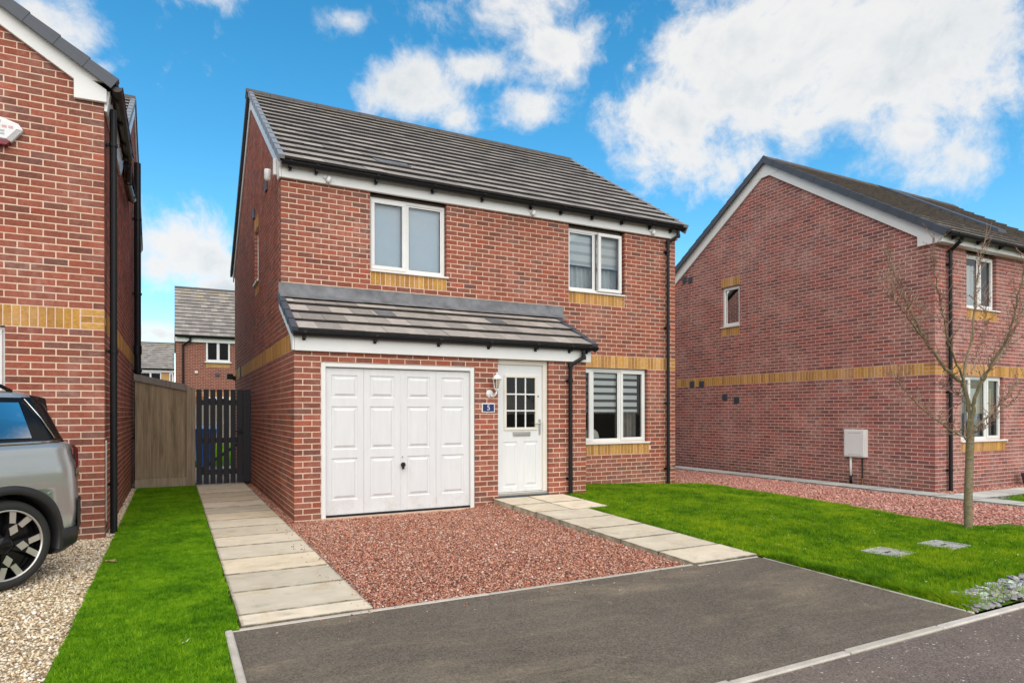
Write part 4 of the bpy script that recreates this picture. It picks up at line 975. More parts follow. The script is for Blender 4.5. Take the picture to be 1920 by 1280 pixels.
kb = MB(); kb.lathe([(0, .052), (.026, .05), (.034, .034), (.030, .016), (.016, .010), (.016, 0)], Matrix.Translation((1.435, .050, .66)) @ Matrix.Rotation(pi / 2, 4, 'X'), 16)
kb.obox(FD, 1.428, 1.442, .0 - .05 + .0, .012, .60, .66); kb.build('door_knob', M['black'], gframe, smooth=False)
ke = MB(); ke.lathe([(0, .006), (.011, .006), (.011, 0)], Matrix.Translation((1.432, .051, .765)) @ Matrix.Rotation(pi / 2, 4, 'X'), 12); ke.build('lock_cylinder', M['steel'], gframe)
# front door
DY = -.075
fd = MB(); fd.obox(FD, 3.662, 3.738, -.13, -.045, .12, 2.155); fd.obox(FD, 2.874, 2.90, -.13, -.045, .12, 2.155); fd.obox(FD, 2.90, 3.662, -.13, -.045, 2.085, 2.155)
fdo = fd.build('door_frame', M['cream'], root, bevel=.005, seg=1)
dl = MB(); gl0, gl1, gz0, gz1 = 3.035, 3.548, 1.135, 1.905
pl = [(2.990, 3.235, .255, .935), (3.345, 3.590, .255, .935)]
sheet_with_holes(dl, FD, 2.898, 3.663, .185, 2.085, DY, [(gl0, gl1, gz0, gz1)] + pl)
for q in pl: raised_panel(dl, FD, *q, DY)
dl.obox(FD, 2.898, 3.663, DY - .045, DY - .03, .185, gz0); dl.obox(FD, 3.655, 3.663, DY - .045, DY - .001, .185, 2.085)
door = dl.build('front_door', M['whitedoor'], root)
mo = MB()
for a0, a1, z0, z1 in ((gl0 - .03, gl1 + .03, gz0 - .03, gz0 + .012), (gl0 - .03, gl1 + .03, gz1 - .012, gz1 + .03), (gl0 - .03, gl0 + .012, gz0 + .012, gz1 - .012), (gl1 - .012, gl1 + .03, gz0 + .012, gz1 - .012)):
    mo.obox(FD, a0, a1, DY - .01, DY + .016, z0, z1)
mo.build('glazing_frame', M['cream'], door, bevel=.004, seg=1)
ca = [gl0 + .012, gl0 + .012 + .163, gl0 + .012 + .326, gl1 - .012]; cz = [gz0 + .012, gz0 + .262, gz0 + .510, gz1 - .012]
for x in ca[1:3]:
    m_ = MB(); m_.obox(FD, x - .010, x + .010, DY - .012, DY + .004, cz[0], cz[3]); m_.build('glazing_bar', M['white'], door)
for z in cz[1:3]:
    m_ = MB(); m_.obox(FD, ca[0], ca[3], DY - .012, DY + .0055, z - .010, z + .010); m_.build('glazing_bar', M['white'], door)
for i in range(3):
    for j in range(3):
        p_ = MB(); y = .085; p_.add([(ca[i], y, cz[j]), (ca[i + 1], y, cz[j]), (ca[i + 1], y, cz[j + 1]), (ca[i], y, cz[j + 1])], [(0, 1, 2, 3)]); p_.build('pane', M['glass'], door)
hb = MB(); hb.add([(2.85, .135, 1.0), (3.75, .135, 1.0), (3.75, .135, 2.1), (2.85, .135, 2.1), (2.6, 2.2, .1), (4.3, 2.2, .1), (4.3, 2.2, 2.2), (2.6, 2.2, 2.2)], [(4, 5, 6, 7), (0, 4, 7, 3), (1, 5, 6, 2), (3, 7, 6, 2), (0, 4, 5, 1)])
hb.build('hall_interior', M['hall'], door)
lb = MB(); lb.obox(FD, 3.155, 3.455, DY, DY + .012, 1.015, 1.082); lb.obox(FD, 3.175, 3.435, DY + .012, DY + .017, 1.03, 1.068); lb.build('letterbox', M['steel'], door, bevel=.006)
hd = MB(); hd.obox(FD, 3.600, 3.632, DY, DY + .010, 1.03, 1.27); hd.tube([(3.616, .068, 1.205), (3.616, .022, 1.205), (3.60, .018, 1.205), (3.50, .018, 1.200)], .0095, 8); hd.build('door_handle', M['steel'], door, bevel=.003)
sp = MB(); sp.lathe([(0, .008), (.013, .006), (.014, 0)], Matrix.Translation((3.590, .075, 1.615)) @ Matrix.Rotation(pi / 2, 4, 'X'), 12); sp.build('spyhole', M['black'], door)
th = MB(); th.obox(FD, 2.878, 3.735, -.13, -.03, .13, .182); th.build('threshold', M['steel'], fdo, bevel=.008)
stp = MB(); stp.obox(FD, 2.875, 3.739, -.14, -.004, -.1, .13); stp.build('door_step', M['verge_d'], fdo)
# bits along the side wall
for ya, za, zc in ((2.62, 4.955, 5.15), (4.45, 4.99, 5.18)):
    vb = MB(); vb.obox(FS, ya - .08, ya + .08, 0.001, .03, za, zc); vb.build('wall_vent', M['verge_d'], root, bevel=.01)
vb = MB(); vb.obox(FS, 7.20, 7.42, 0.001, .03, 2.18, 2.40); vb.build('wall_vent', M['verge_d'], root)
h.finish_bricks(); h.finish_tiles()

# ------------------------------------------------------------------ the right-hand house
RX, RY = 11.455, -1.348; RB = -.15
root = thing('gable_house', (14, 2.5, RB), 'brick house with its blank gable wall, white bargeboard and meter box facing the lawn', 'house')
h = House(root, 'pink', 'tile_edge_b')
off = RB + .06                                       # its course datum lies lower
FGa = (Vector((RX, RY, off)), VY, -VX); FFr = (Vector((RX, RY, off)), VX, -VY)
zb = lambda z: z - off
DP = 7.86; RDG = 3.93
h.wall('gable_wall', FGa, [[(0, -.2), (DP, -.2), (DP, zb(4.66)), (RDG, zb(7.30)), (0, zb(4.66))]], [(4.78, 5.40, zb(3.585), zb(4.635))], -2, 99, 1,
       start=lambda k, z: .1125 if k % 2 == 0 else .225, bands=[(0.0, DP, 2.175, 2.40, True, False), (4.78, 5.40, zb(4.635), zb(4.86)), (4.78, 5.40, zb(3.36), zb(3.585))])
h.wall('front_wall', FFr, [[(0, -.2), (7.6, -.2), (7.6, zb(4.70)), (0, zb(4.70))]], [(1.07, 2.16, zb(3.435), zb(4.60)), (.86, 2.43, zb(.80), zb(2.085))], -2, 64, 0, corner_l=True,
       bands=[(0.0, 7.6, 2.175, 2.40, True, False), (1.07, 2.20, zb(3.21), zb(3.435)), (.86, 2.50, zb(.575), zb(.80))])
mb = MB(); x1 = RX + 7.6; mb.add([(x1, RY, -.3), (x1, RY + DP, -.3), (x1, RY + DP, 4.66), (x1, RY + RDG, 7.3), (x1, RY, 4.66)], [(0, 1, 2, 3, 4)]); mb.add([(RX, RY + DP, -.3), (x1, RY + DP, -.3), (x1, RY + DP, 4.7), (RX, RY + DP, 4.7)], [(0, 1, 2, 3)])
mb.build('rear_wall', M['farbrick'], root)
zr = 7.49; ez = 4.70; ey = RY - .26; sl_ = math.atan2(zr - ez, (RY + RDG) - ey); UPR = Vector((0, cos(sl_), sin(sl_))); SR = ((RY + RDG) - ey) / cos(sl_); ER = Vector((RX - .06, ey, ez)); gR = SR / 15
h.roof('main_roof', ER, VX, UPR, 8.0, 15, gR, .3, 1.15)
verge_caps(h, ER, VX, UPR, 15, gR, 'verge_d', -1, .11, .07)
UPB = Vector((0, -cos(sl_), sin(sl_))); EB = Vector((RX - .06, RY + DP + .26, ez)); h.roof('rear_roof', EB, VX, UPB, 8.0, 15, gR, .3, .82, individual=False)
verge_caps(h, EB, VX, UPB, 15, gR, 'verge_d', -1, .11, .07)
ridge_tiles(h, Vector((RX - .12, RY + RDG, zr + .05)), VX, 8.1, tan(sl_))
cosn = lambda q, hh, sgn: Vector((RX - .05, (ey if sgn > 0 else RY + DP + .26) + sgn * q * cos(sl_), ez + q * sin(sl_))) + Vector((0, -sgn * sin(sl_), cos(sl_))) * hh
for sgn in (1, -1):
    plank(h, 'bargeboard', [cosn(.02, -.02, sgn), cosn(SR - .03, -.02, sgn), cosn(SR - .22, -.27, sgn), cosn(.14, -.27, sgn)], VX * .045)
    y0 = RY - .26 if sgn > 0 else RY + DP + .26
    plank(h, 'box_end', [(RX - .052, y0 + sgn * .10, 4.56), (RX - .052, y0 + sgn * .56, 4.56), (RX - .052, y0 + sgn * .56, 4.86), (RX - .052, y0 + sgn * .10, 4.64)], VX * .047)
plank(h, 'apex_board', [(RX - .054, RY + RDG - .40, 7.085), (RX - .054, RY + RDG, 7.40), (RX - .054, RY + RDG + .42, 7.085)], VX * .05)
plank(h, 'fascia', [(RX - .0, RY - .16, 4.56), (RX, RY - .16, 4.74), (RX, RY - .006, 4.74), (RX, RY - .006, 4.56)], VX * 7.6)
h.gutter(Vector((RX - .05, ey - .02, ez + .01)), VX, 8.0, .056, [.25, 1.1, 1.9, 2.7, 3.5, 4.3], -VY)
h.downpipe([(11.86, ey - .02, 4.66), (11.86, ey + .02, 4.60), (11.86, RY - .06, 4.45), (11.86, RY - .06, -.16)], .036, [(11.86, RY - .06, z) for z in (4.2, 2.7, 1.75, .25)], -VY)
h.window(FFr, 1.07, 2.14, zb(3.435), zb(4.53), [(0, .52, 'fixed'), (.52, 1, 'sash')], sx=(0, .12), head=.03)
h.window(FFr, .86, 2.42, zb(.80), zb(2.085), [(0, .28, 'sash'), (.28, .66, 'fixed'), (.66, 1, 'sash')], sx=(0, .12))
h.window(FGa, 4.78, 5.40, zb(3.60), zb(4.625), [(0, 1, 'sash')], sx=(0, .04))
for y, z, w_ in ((5.139, 2.153, .17), (4.77, 2.138, .17), (3.93, 1.77, .17), (3.532, 1.68, .17), (5.43, 5.101, .15), (5.196, 5.058, .15)):
    v = MB(); F = (Vector((RX, y, z)), VY, -VX); v.obox(F, -w_ / 2, w_ / 2, .001, .016, -.085, .085)
    for i in range(5): v.obox(F, -w_ / 2 + .012, w_ / 2 - .012, .016, .024, -.07 + i * .03, -.055 + i * .03)
    v.build('wall_vent', M['verge_d'], root)
# stepped roof junction further along
plank(h, 'party_ridge', [(RX + 4.2, RY + RDG - .1, zr + .05), (RX + 4.2, ey + 1.2, ez + .93), (RX + 4.2, ey + 1.2, ez + .80), (RX + 4.2, RY + RDG - .1, zr - .1)], VX * .35, 'verge_d', 0)
h.finish_bricks(); h.finish_tiles()

# ------------------------------------------------------------------ the left-hand house
LX, LY = -2.03, -.04; off = .114
root = thing('neighbouring_house', (-5, 4, 0), 'red brick house with front gable and white verge at left edge', 'house')
h = House(root)
FL = (Vector((LX, LY, off)), -VX, -VY); FL2 = (Vector((LX - 4.6, LY, off)), VX, -VY); FLs = (Vector((LX, LY, off)), VY, VX); WL = 4.6
ze = 4.90 - off; zg = ze + 2.3 * .646
h.wall('front_gable_wall', FL2, [[(0, -.25), (WL, -.25), (WL, ze), (WL / 2, zg), (0, ze)]], [(2.45, WL - .885, .90, 2.175)], -3, 99, 0, endquoin=True, bands=[(0.0, WL, 2.175, 2.40, True, True)])
h.wall('side_wall', FLs, [[(0, -.25), (8.8, -.25), (8.8, 4.65), (0, 4.65)], [(2.0, 4.65), (8.8, 4.65), (8.8, 5.2), (6.05, 7.25 - off)]], (), -3, 99, 0, start=lambda k, z: .225 if k % 2 == 0 else .1125, bands=[(0.22, 8.8, 2.175, 2.40, False, False)])
mb = MB(); xw = LX - 7.4
mb.add([(xw, 8.76, -.2), (LX, 8.76, -.2), (LX, 8.76, 4.8), (xw, 8.76, 4.8)], [(0, 1, 2, 3)]); mb.add([(LX - 4.6, LY + .02, -.2), (LX - 4.6, 2.1, -.2), (LX - 4.6, 2.1, 4.7), (LX - 4.6, LY + .02, 4.7)], [(0, 1, 2, 3)])
mb.add([(xw, 2.1, -.2), (LX - 4.6, 2.1, -.2), (LX - 4.6, 2.1, 4.8), (xw, 2.1, 4.8)], [(0, 1, 2, 3)]); mb.build('rear_wall', M['farbrick'], root)
sA = math.atan(.646)
# front gable roof, ridge running back from the street
xr = LX - 2.3; zr = 4.985 + (2.3 + .08) * .646
UA = Vector((-cos(sA), 0, sin(sA))); EA = Vector((LX + .10, LY - .06, 5.00)); SA = 2.39 / cos(sA); gA = SA / 9
h.roof('gable_roof', EA, VY, UA, 4.6, 9, gA, .3, .9)
UA2 = Vector((cos(sA), 0, sin(sA))); EA2 = Vector((LX - 4.70, LY - .06, 5.00)); h.roof('gable_roof', EA2, VY, UA2, 4.6, 9, gA, .3, .9, individual=False)
for E_, U_ in ((EA, UA), (EA2, UA2)): verge_caps(h, E_, VY, U_, 9, gA, 'verge_d', -1, .11, .062)
ridge_tiles(h, Vector((xr, LY - .1, 5.00 + SA * sin(sA) + .05)), VY, 4.6, .646)
for sg, E_ in ((-1, EA), (1, EA2)):
    Q = lambda q, hh: E_ + Vector((sg * cos(sA), 0, sin(sA))) * q + Vector((-sg * -sin(sA) * -1, 0, cos(sA))) * hh + Vector((0, .012, 0))
    nn = Vector((-sg * sin(sA), 0, cos(sA))); Q = lambda q, hh: E_ + Vector((sg * cos(sA), 0, sin(sA))) * q + nn * hh + Vector((0, .012, 0))
    plank(h, 'bargeboard', [Q(.08, -.010), Q(SA - .03, -.010), Q(SA - .14, -.205), Q(.30, -.205)], VY * .045)
plank(h, 'box_end', [(LX - .275, LY - .052, 4.795), (LX - .275, LY - .052, 5.12), (LX + .03, LY - .052, 4.945), (LX + .03, LY - .052, 4.805)], VY * .046)
plank(h, 'soffit_board', [(LX + .002, LY - .005, 4.72), (LX + .002, LY - .005, 4.95), (LX + .06, LY - .005, 4.95), (LX + .03, LY - .005, 4.72)], VY * 2.2)
h.gutter(Vector((LX + .125, LY - .08, 4.985)), VY, 2.25, .057, [.25, .9, 1.6, 2.1], VX, 'brown')
# main body behind, its front slope and verge showing over the gutter
sB = math.atan2(7.47 - 4.92, 6.05 - 1.85); UB = Vector((0, cos(sB), sin(sB))); EBm = Vector((LX - 7.4, 1.85, 4.88)); SB = (6.05 - 1.85) / cos(sB)
h.roof('main_roof', EBm, VX, UB, 7.41, 15, SB / 15, .3, 1.0)
verge_caps(h, EBm + VX * 7.41, VX, UB, 15, SB / 15, 'verge', 1, .075, .035)
ridge_tiles(h, Vector((LX - 7.4, 6.05, 4.88 + SB * sin(sB) + .05)), VX, 7.44, tan(sB))
plank(h, 'rear_roof', [(LX - 7.4, 6.05, 7.46), (LX - 7.4, 9.1, 5.35), (LX - 7.4, 9.1, 5.2), (LX - 7.4, 6.05, 7.3)], VX * 7.45, 'ridge', 0)
plank(h, 'rear_verge', [(LX + .005, 6.05, 7.50), (LX + .005, 8.95, 5.52), (LX + .005, 8.95, 5.36), (LX + .005, 6.05, 7.32)], VX * .04, 'verge_d', 0)
plank(h, 'bargeboard', [(LX + .004, 2.2, 4.93), (LX + .004, 6.05, 7.36), (LX + .004, 6.05, 7.18), (LX + .004, 2.3, 4.80)], VX * .026)
plank(h, 'bargeboard', [(LX + .004, 6.06, 7.36), (LX + .004, 9.05, 5.30), (LX + .004, 9.05, 5.14), (LX + .004, 6.06, 7.18)], VX * .026)
# pipework on the passage side
h.downpipe([(LX + .075, .14, 4.82), (LX + .075, .14, .0)], .037,
           [(LX + .075, .14, z) for z in (4.42, 2.07, .56)], VX, 'black', standoff=.07)
h.downpipe([(LX + .12, 2.05, 4.86), (LX + .10, 2.35, 4.70), (LX + .10, 3.35, 4.80), (LX + .10, 3.75, 4.86)], .045, [], VX, 'brown', name='eaves_pipe')
h.downpipe([(LX + .09, 5.5, 6.05), (LX + .09, 5.5, -.1)], .058, [(LX + .09, 5.5, z) for z in (5.0, 3.6, 2.16, .9)], VX, 'black', name='soil_pipe', standoff=.085)
for z in (2.55, 1.0):
    sk = MB(); sk.tube([(LX + .09, 5.5, z - .08), (LX + .09, 5.5, z + .08)], .07, 14); sk.build('pipe_socket', M['black'], root)
h.window(FL2, 2.45, WL - .889, .90, 2.165, [(0, .3, 'sash'), (.3, .68, 'fixed'), (.68, 1, 'sash')], sx=(.0, .05))
vb = MB(); vb.obox(FLs, .045, .06, .005, .02, .05, .95); vb.build('gas_pipe', M['steel'], root)
h.finish_bricks(); h.finish_tiles()

# ------------------------------------------------------------------ houses beyond the back fences
def far_house(name, loc, label, x0, x1, yf, dep, ez, rz, brick, wins, band, pipe_x=None):
    root = thing(name, loc, label, 'house'); h = House(root); z0 = -.3
    mb = MB(); ry = yf + dep / 2
    mb.add([(x0, yf, z0), (x1, yf, z0), (x1, yf, ez), (x0, yf, ez)], [(0, 1, 2, 3)]); mb.add([(x0, yf, z0), (x0, yf + dep, z0), (x0, yf + dep, ez), (x0, ry, rz - .15), (x0, yf, ez)], [(0, 1, 2, 3, 4)])
    mb.add([(x1, yf, z0), (x1, yf + dep, z0), (x1, yf + dep, ez), (x1, ry, rz - .15), (x1, yf, ez)], [(4, 3, 2, 1, 0)]); mb.add([(x0, yf + dep, z0), (x1, yf + dep, z0), (x1, yf + dep, ez), (x0, yf + dep, ez)], [(3, 2, 1, 0)])
    wl = mb.build('wall', M[brick], root)
    F = (Vector((0, yf, 0)), VX, -VY)
    if band: bm = MB(); [bm.obox(F, a, min(a + .065, x1), .0, .008, 2.18, 2.395) for a in np.arange(x0, x1, .075)]; bm.build('yellow_band', M['buffbrick'], root)
    e = Vector((x0 - .05, yf - .28, ez + .0)); an = math.atan2(rz - ez, ry - e.y); U = Vector((0, cos(an), sin(an))); S = (ry - e.y) / cos(an)
    h.roof('roof', e, VX, U, x1 - x0 + .1, 14, S / 14, .3, .95, individual=True); ridge_tiles(h, Vector((x0 - .05, ry, rz + .04)), VX, x1 - x0 + .1, tan(an), .15, .9)
    plank(h, 'rear_roof', [(x0 - .05, ry, rz + .02), (x0 - .05, yf + dep + .28, ez), (x0 - .05, yf + dep + .28, ez - .12), (x0 - .05, ry, rz - .1)], VX * (x1 - x0 + .1), 'ridge', 0)
    plank(h, 'fascia', [(x0 - .03, yf - .12, ez - .26), (x0 - .03, yf - .12, ez - .04), (x0 - .03, yf - .005, ez - .04), (x0 - .03, yf - .005, ez - .26)], VX * (x1 - x0 + .06), 'white', 0)
    plank(h, 'bargeboard', [(x0 - .04, yf - .1, ez - .22), (x0 - .04, ry, rz - .05), (x0 - .04, ry, rz - .25), (x0 - .04, yf + .12, ez - .26)], VX * .03, 'white', 0)
    h.gutter(Vector((x0 - .05, yf - .27, ez - .0)), VX, x1 - x0 + .1, .06, [], -VY)
    if pipe_x: h.downpipe([(pipe_x + .3, yf - .25, ez - .05), (pipe_x + .3, yf - .2, ez - .2), (pipe_x, yf - .07, ez - .42), (pipe_x, yf - .07, 0)], .05, [], -VY)
    for a0, a1, b0, b1, n in wins:
        fr = MB(); fr.obox(F, a0, a1, .004, .05, b0, b0 + .09); fr.obox(F, a0, a1, .004, .05, b1 - .08, b1); fr.obox(F, a0, a0 + .08, .004, .05, b0 + .09, b1 - .08); fr.obox(F, a1 - .08, a1, .004, .05, b0 + .09, b1 - .08)
        for k in range(1, n): x = a0 + (a1 - a0) * k / n; fr.obox(F, x - .06, x + .06, .004, .05, b0 + .09, b1 - .08)
        f = fr.build('window', M['white'], root); sm = MB(); sm.obox(F, a0 - .06, a1 + .06, .004, .10, b0 - .06, b0 - .004); sm.build('sill', M['white'], f)
        for k in range(n):
            q0 = a0 + (a1 - a0) * k / n + .08; q1 = a0 + (a1 - a0) * (k + 1) / n - .07
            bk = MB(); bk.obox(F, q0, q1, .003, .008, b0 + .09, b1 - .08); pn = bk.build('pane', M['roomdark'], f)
            gl = MB(); gl.add([(q0, yf - .02, b0 + .09), (q1, yf - .02, b0 + .09), (q1, yf - .02, b1 - .08), (q0, yf - .02, b1 - .08)], [(0, 1, 2, 3)]); gl.build('glass', M['glass'], f)
        if band and b0 > 2.5: bm = MB(); bm.obox(F, a0, a1, .0, .008, b0 - .29, b0 - .065); bm.build('brick_apron', M['buffbrick'], root)
    h.finish_tiles(60 if brick == 'farbrick' else 0); return root, F
ro, Fb = far_house('far_house', (1.5, 29, 0), 'red brick house seen beyond the back gate between the two nearer houses', -1.22, 6.5, 26.0, 8.2, 5.02, 8.0, 'farbrick',
                   [(.06, 1.12, 3.86, 4.86, 2), (.0, 1.15, .9, 2.16, 2)], True, -.92)
for x, z, m_, r_ in ((-.36, 3.33, 'white', .07), (.56, 3.24, 'verge_d', .10)):
    v = MB(); v.obox(Fb, x - r_, x + r_, .001, .05, z - r_ * .8, z + r_ * .8); v.build('wall_vent', M[m_], ro, bevel=.02)
far_house('far_house', (-4.4, 55, 0), 'distant buff brick house with grey roof above the timber fence', -9.0, -1.28, 52.0, 8.5, 4.98, 7.5, 'buffbrick', [(-3.75, -2.2, 3.45, 4.72, 2), (-1.62, -1.34, 3.4, 4.7, 1)], False)

# ------------------------------------------------------------------ things fixed to the houses
def RX90(loc): return Matrix.Translation(loc) @ Matrix.Rotation(pi / 2, 4, 'X')   # lathe axis towards the street
# wall lantern between garage and front door
t = thing('wall_lantern', (2.79, -.02, 1.60), 'white coach lantern on the brick pier above the blue number sign', 'wall lamp')
b = MB(); b.lathe([(0, .018), (.03, .018), (.052, .012), (.058, 0)], RX90((2.735, -.003, 1.645)), 20); b.build('back_plate', M['lampw'], t, smooth=True)
b = MB(); b.tube([(2.735, -.018, 1.645), (2.75, -.06, 1.60), (2.785, -.10, 1.625), (2.80, -.115, 1.69)], .012, 8); b.build('arm', M['lampw'], t, smooth=True)
lc = Vector((2.80, -.115, 1.69)); T_ = Matrix.Translation(lc)
b = MB(); b.lathe([(0, 0), (.03, 0), (.036, .014), (.034, .022), (0, .022)], T_, 6); b.build('lantern_base', M['lampw'], t)
b = MB(); b.lathe([(.033, .022), (.062, .165)], T_, 6); b.build('lantern_glass', M['lampg'], t)
b = MB()
for k in range(6):
    a = 2 * pi * k / 6; b.tube([lc + Vector((cos(a) * .034, sin(a) * .034, .02)), lc + Vector((cos(a) * .063, sin(a) * .063, .168))], .0055, 5)
b.build('lantern_bars', M['lampw'], t)
b = MB(); b.lathe([(.072, .160), (.074, .172), (.050, .200), (.026, .222), (.012, .232), (.012, .246), (.004, .262), (0, .275)], T_, 12); b.build('lantern_cap', M['lampw'], t)
b = MB(); b.lathe([(0, .03), (.014, .04), (.022, .08), (.016, .115), (0, .13)], T_, 10); b.build('bulb', M['bulb'], t, smooth=True)
# number sign
t = thing('house_number_sign', (2.71, -.005, 1.44), 'small blue house number sign with white border reading 5', 'sign')
F0 = (Vector((0, 0, 0)), VX, -VY)
b = MB(); b.obox(F0, 2.605, 2.815, .001, .012, 1.372, 1.508); b.build('sign_backing', M['lampw'], t, bevel=.004)
b = MB(); b.obox(F0, 2.622, 2.800, .012, .016, 1.386, 1.492); b.build('sign_face', M['plate'], t)
cu = bpy.data.curves.new('digit', 'FONT'); cu.body = "5"; cu.size = .105; cu.extrude = .0012; cu.align_x = 'CENTER'; cu.align_y = 'CENTER'
tmp = bpy.data.objects.new('digit_tmp', cu); COL.objects.link(tmp); dg = bpy.context.evaluated_depsgraph_get(); me = bpy.data.meshes.new_from_object(tmp.evaluated_get(dg)); bpy.data.objects.remove(tmp)
me.transform(wmat(t).inverted() @ Matrix.Translation((2.711, -.0172, 1.439)) @ Matrix.Rotation(pi / 2, 4, 'X')); me.materials.clear(); me.materials.append(M['lampw'])
put(bpy.data.objects.new('numeral', me), t)
# little white lights under the eaves, and one on the corner
for i, (x, lab) in enumerate([(.62, 'small white eaves light left of the larger bedroom window'), (4.02, 'small white eaves light between the two upper windows'), (6.60, 'small white eaves light near the right-hand downpipe')]):
    t = thing('eaves_light', (x, D0 - .07, 4.76), lab, 'eaves light', 'round white lights under the eaves')
    b = MB(); b.lathe([(0, .02), (.030, .02), (.034, 0)], RX90((x - .02, D0 - .062, 4.775)), 14); b.build('bracket', M['lampw'], t, smooth=True)
    b = MB(); b.lathe([(0, .0), (.026, .004), (.034, .03), (.036, .075), (.030, .085), (0, .085)], Matrix.Translation((x + .01, D0 - .10, 4.69)) @ Matrix.Rotation(.3, 4, 'Y'), 14); b.build('lamp_head', M['lampw'], t, smooth=True)
t = thing('security_light', (-.06, 1.55, 4.9), 'white security light on the side wall corner below the verge', 'security light')
b = MB(); b.obox(FS, 1.28, 1.36, .03, .075, 4.78, 5.02); b.build('mount', M['lampw'], t, bevel=.012)
b = MB(); b.lathe([(0, 0), (.035, .004), (.05, .03), (.052, .15), (.045, .17), (0, .17)], Matrix.Translation((-.12, 1.55, 4.76)) @ Matrix.Rotation(.12, 4, 'X'), 14); b.build('lamp_head', M['lampw'], t, smooth=True)
t = thing('security_light', (-.06, 8.7, 2.25), 'small black security light at the far end of the side wall', 'security light')
b = MB(); b.obox(FS, 8.55, 8.75, .002, .06, 2.17, 2.27); b.build('mount', M['black'], t, bevel=.01)
b = MB(); b.obox(FS, 8.5, 8.78, .06, .20, 2.19, 2.32); b.build('lamp_head', M['black'], t, bevel=.015)
# alarm box on the left gable
t = thing('alarm_box', (-3.02, LY - .04, 4.3), 'white pointed burglar alarm box with dark red base on brick gable', 'alarm')
yA = LY - .001
def hexplate(y0, y1, k, pts, cx=-3.10, cz=4.31): return [((cx + (x - cx) * k), z if k == 1 else cz + (z - cz) * k) for x, z in pts]
body = [(-2.790, 4.405), (-2.752, 4.345), (-2.855, 4.205), (-3.345, 4.205), (-3.448, 4.345), (-3.410, 4.405), (-3.25, 4.455), (-2.95, 4.455)]
b = MB(); n_ = len(body); inner = [(-3.10 + (x + 3.10) * .86, 4.325 + (z - 4.325) * .82) for x, z in body]
b.add([(x, yA, z) for x, z in body] + [(x, yA - .045, z) for x, z in body] + [(x, yA - .075, z) for x, z in inner], [(k, (k + 1) % n_, n_ + (k + 1) % n_, n_ + k) for k in range(n_)] + [(n_ + k, n_ + (k + 1) % n_, 2 * n_ + (k + 1) % n_, 2 * n_ + k) for k in range(n_)] + [tuple(range(2 * n_, 3 * n_))])
b.build('case', M['lampw'], t)
b = MB(); b.prism([(-2.885, yA - .004, 4.215), (-2.855, yA - .004, 4.203), (-2.885, yA - .004, 4.158), (-3.315, yA - .004, 4.158), (-3.345, yA - .004, 4.203), (-3.315, yA - .004, 4.215)], (0, -.068, 0)); b.build('strobe_lens', M['red'], t, bevel=.006)
ym = yA - .0765
b = MB()
for k in range(9): x = -3.31 + k * .055; b.add([(x, ym, 4.335), (x + .04, ym, 4.335), (x + .04, ym, 4.362), (x, ym, 4.362)], [(0, 1, 2, 3)])
b.build('red_print', M['inkred'], t)
b = MB()
for r in range(2):
    for k in range(8): x = -3.29 + k * .05; z = 4.292 - r * .03; b.add([(x, ym, z), (x + .036, ym, z), (x + .036, ym, z + .018), (x, ym, z + .018)], [(0, 1, 2, 3)])
b.add([(-2.945, ym, 4.385), (-2.935, ym, 4.385), (-2.935, ym, 4.41), (-2.945, ym, 4.41)], [(0, 1, 2, 3)])
b.build('grey_print', M['ink'], t)
# meter box on the right gable
t = thing('meter_box', (RX - .06, .23, .4), 'white utility meter box on the brick gable wall with pipe below', 'meter box')
FGm = (Vector((RX, 0, 0)), VY, -VX)
b = MB(); b.obox(FGm, -.015, .468, .002, .11, .425, 1.005); b.build('cabinet', M['white'], t, bevel=.012)
b = MB(); b.obox(FGm, .012, .442, .11, .122, .452, .98); b.build('cabinet_door', M['white'], t, bevel=.010)
b = MB()
for k in range(8): b.obox(FGm, .08 + k * .036, .08 + k * .036 + .024, .1222, .1226, .925, .94)
for k in range(8): b.obox(FGm, .08 + k * .036, .08 + k * .036 + .024, .1222, .1226, .478, .49)
b.build('embossed_print', M['ink'], t)
b = MB(); b.tube([(RX - .05, .345, .425), (RX - .05, .345, .03)], .024, 12); b.build('white_conduit', M['white'], t, smooth=True)
b = MB(); b.tube([(RX - .05, .345, .03), (RX - .05, .345, -.16)], .027, 12); b.build('black_conduit', M['black'], t, smooth=True)
b = MB(); b.tube([(RX - .03, .10, .425), (RX - .03, .10, .0), (RX - .03, .10, -.15)], .014, 8); b.build('dark_pipe', M['brown'], t)
for y, lab in ((.085, 'short copper pipe stub under the meter box, nearer the white conduit'), (-.08, 'short copper pipe stub beside the meter box, nearer the house corner')):
    s_ = MB(); s_.tube([(RX - .045, y, -.02), (RX - .045, y, -.16)], .011, 8); o = s_.build('copper_stub', M['copper']); tag(o, lab, 'pipe', 'copper pipe stubs at the foot of the gable')
# something dark on the far doorstep
t = thing('planter', (14.35, RY - .16, -.12), 'dark round planter beside the right house front wall', 'planter')
b = MB(); b.lathe([(0, 0), (.10, 0), (.14, .20), (.145, .24), (.125, .24), (.11, .20), (0, .19)], Matrix.Translation((14.42, RY - .22, -.14)), 16); b.build('pot', M['verge_d'], t, smooth=False)

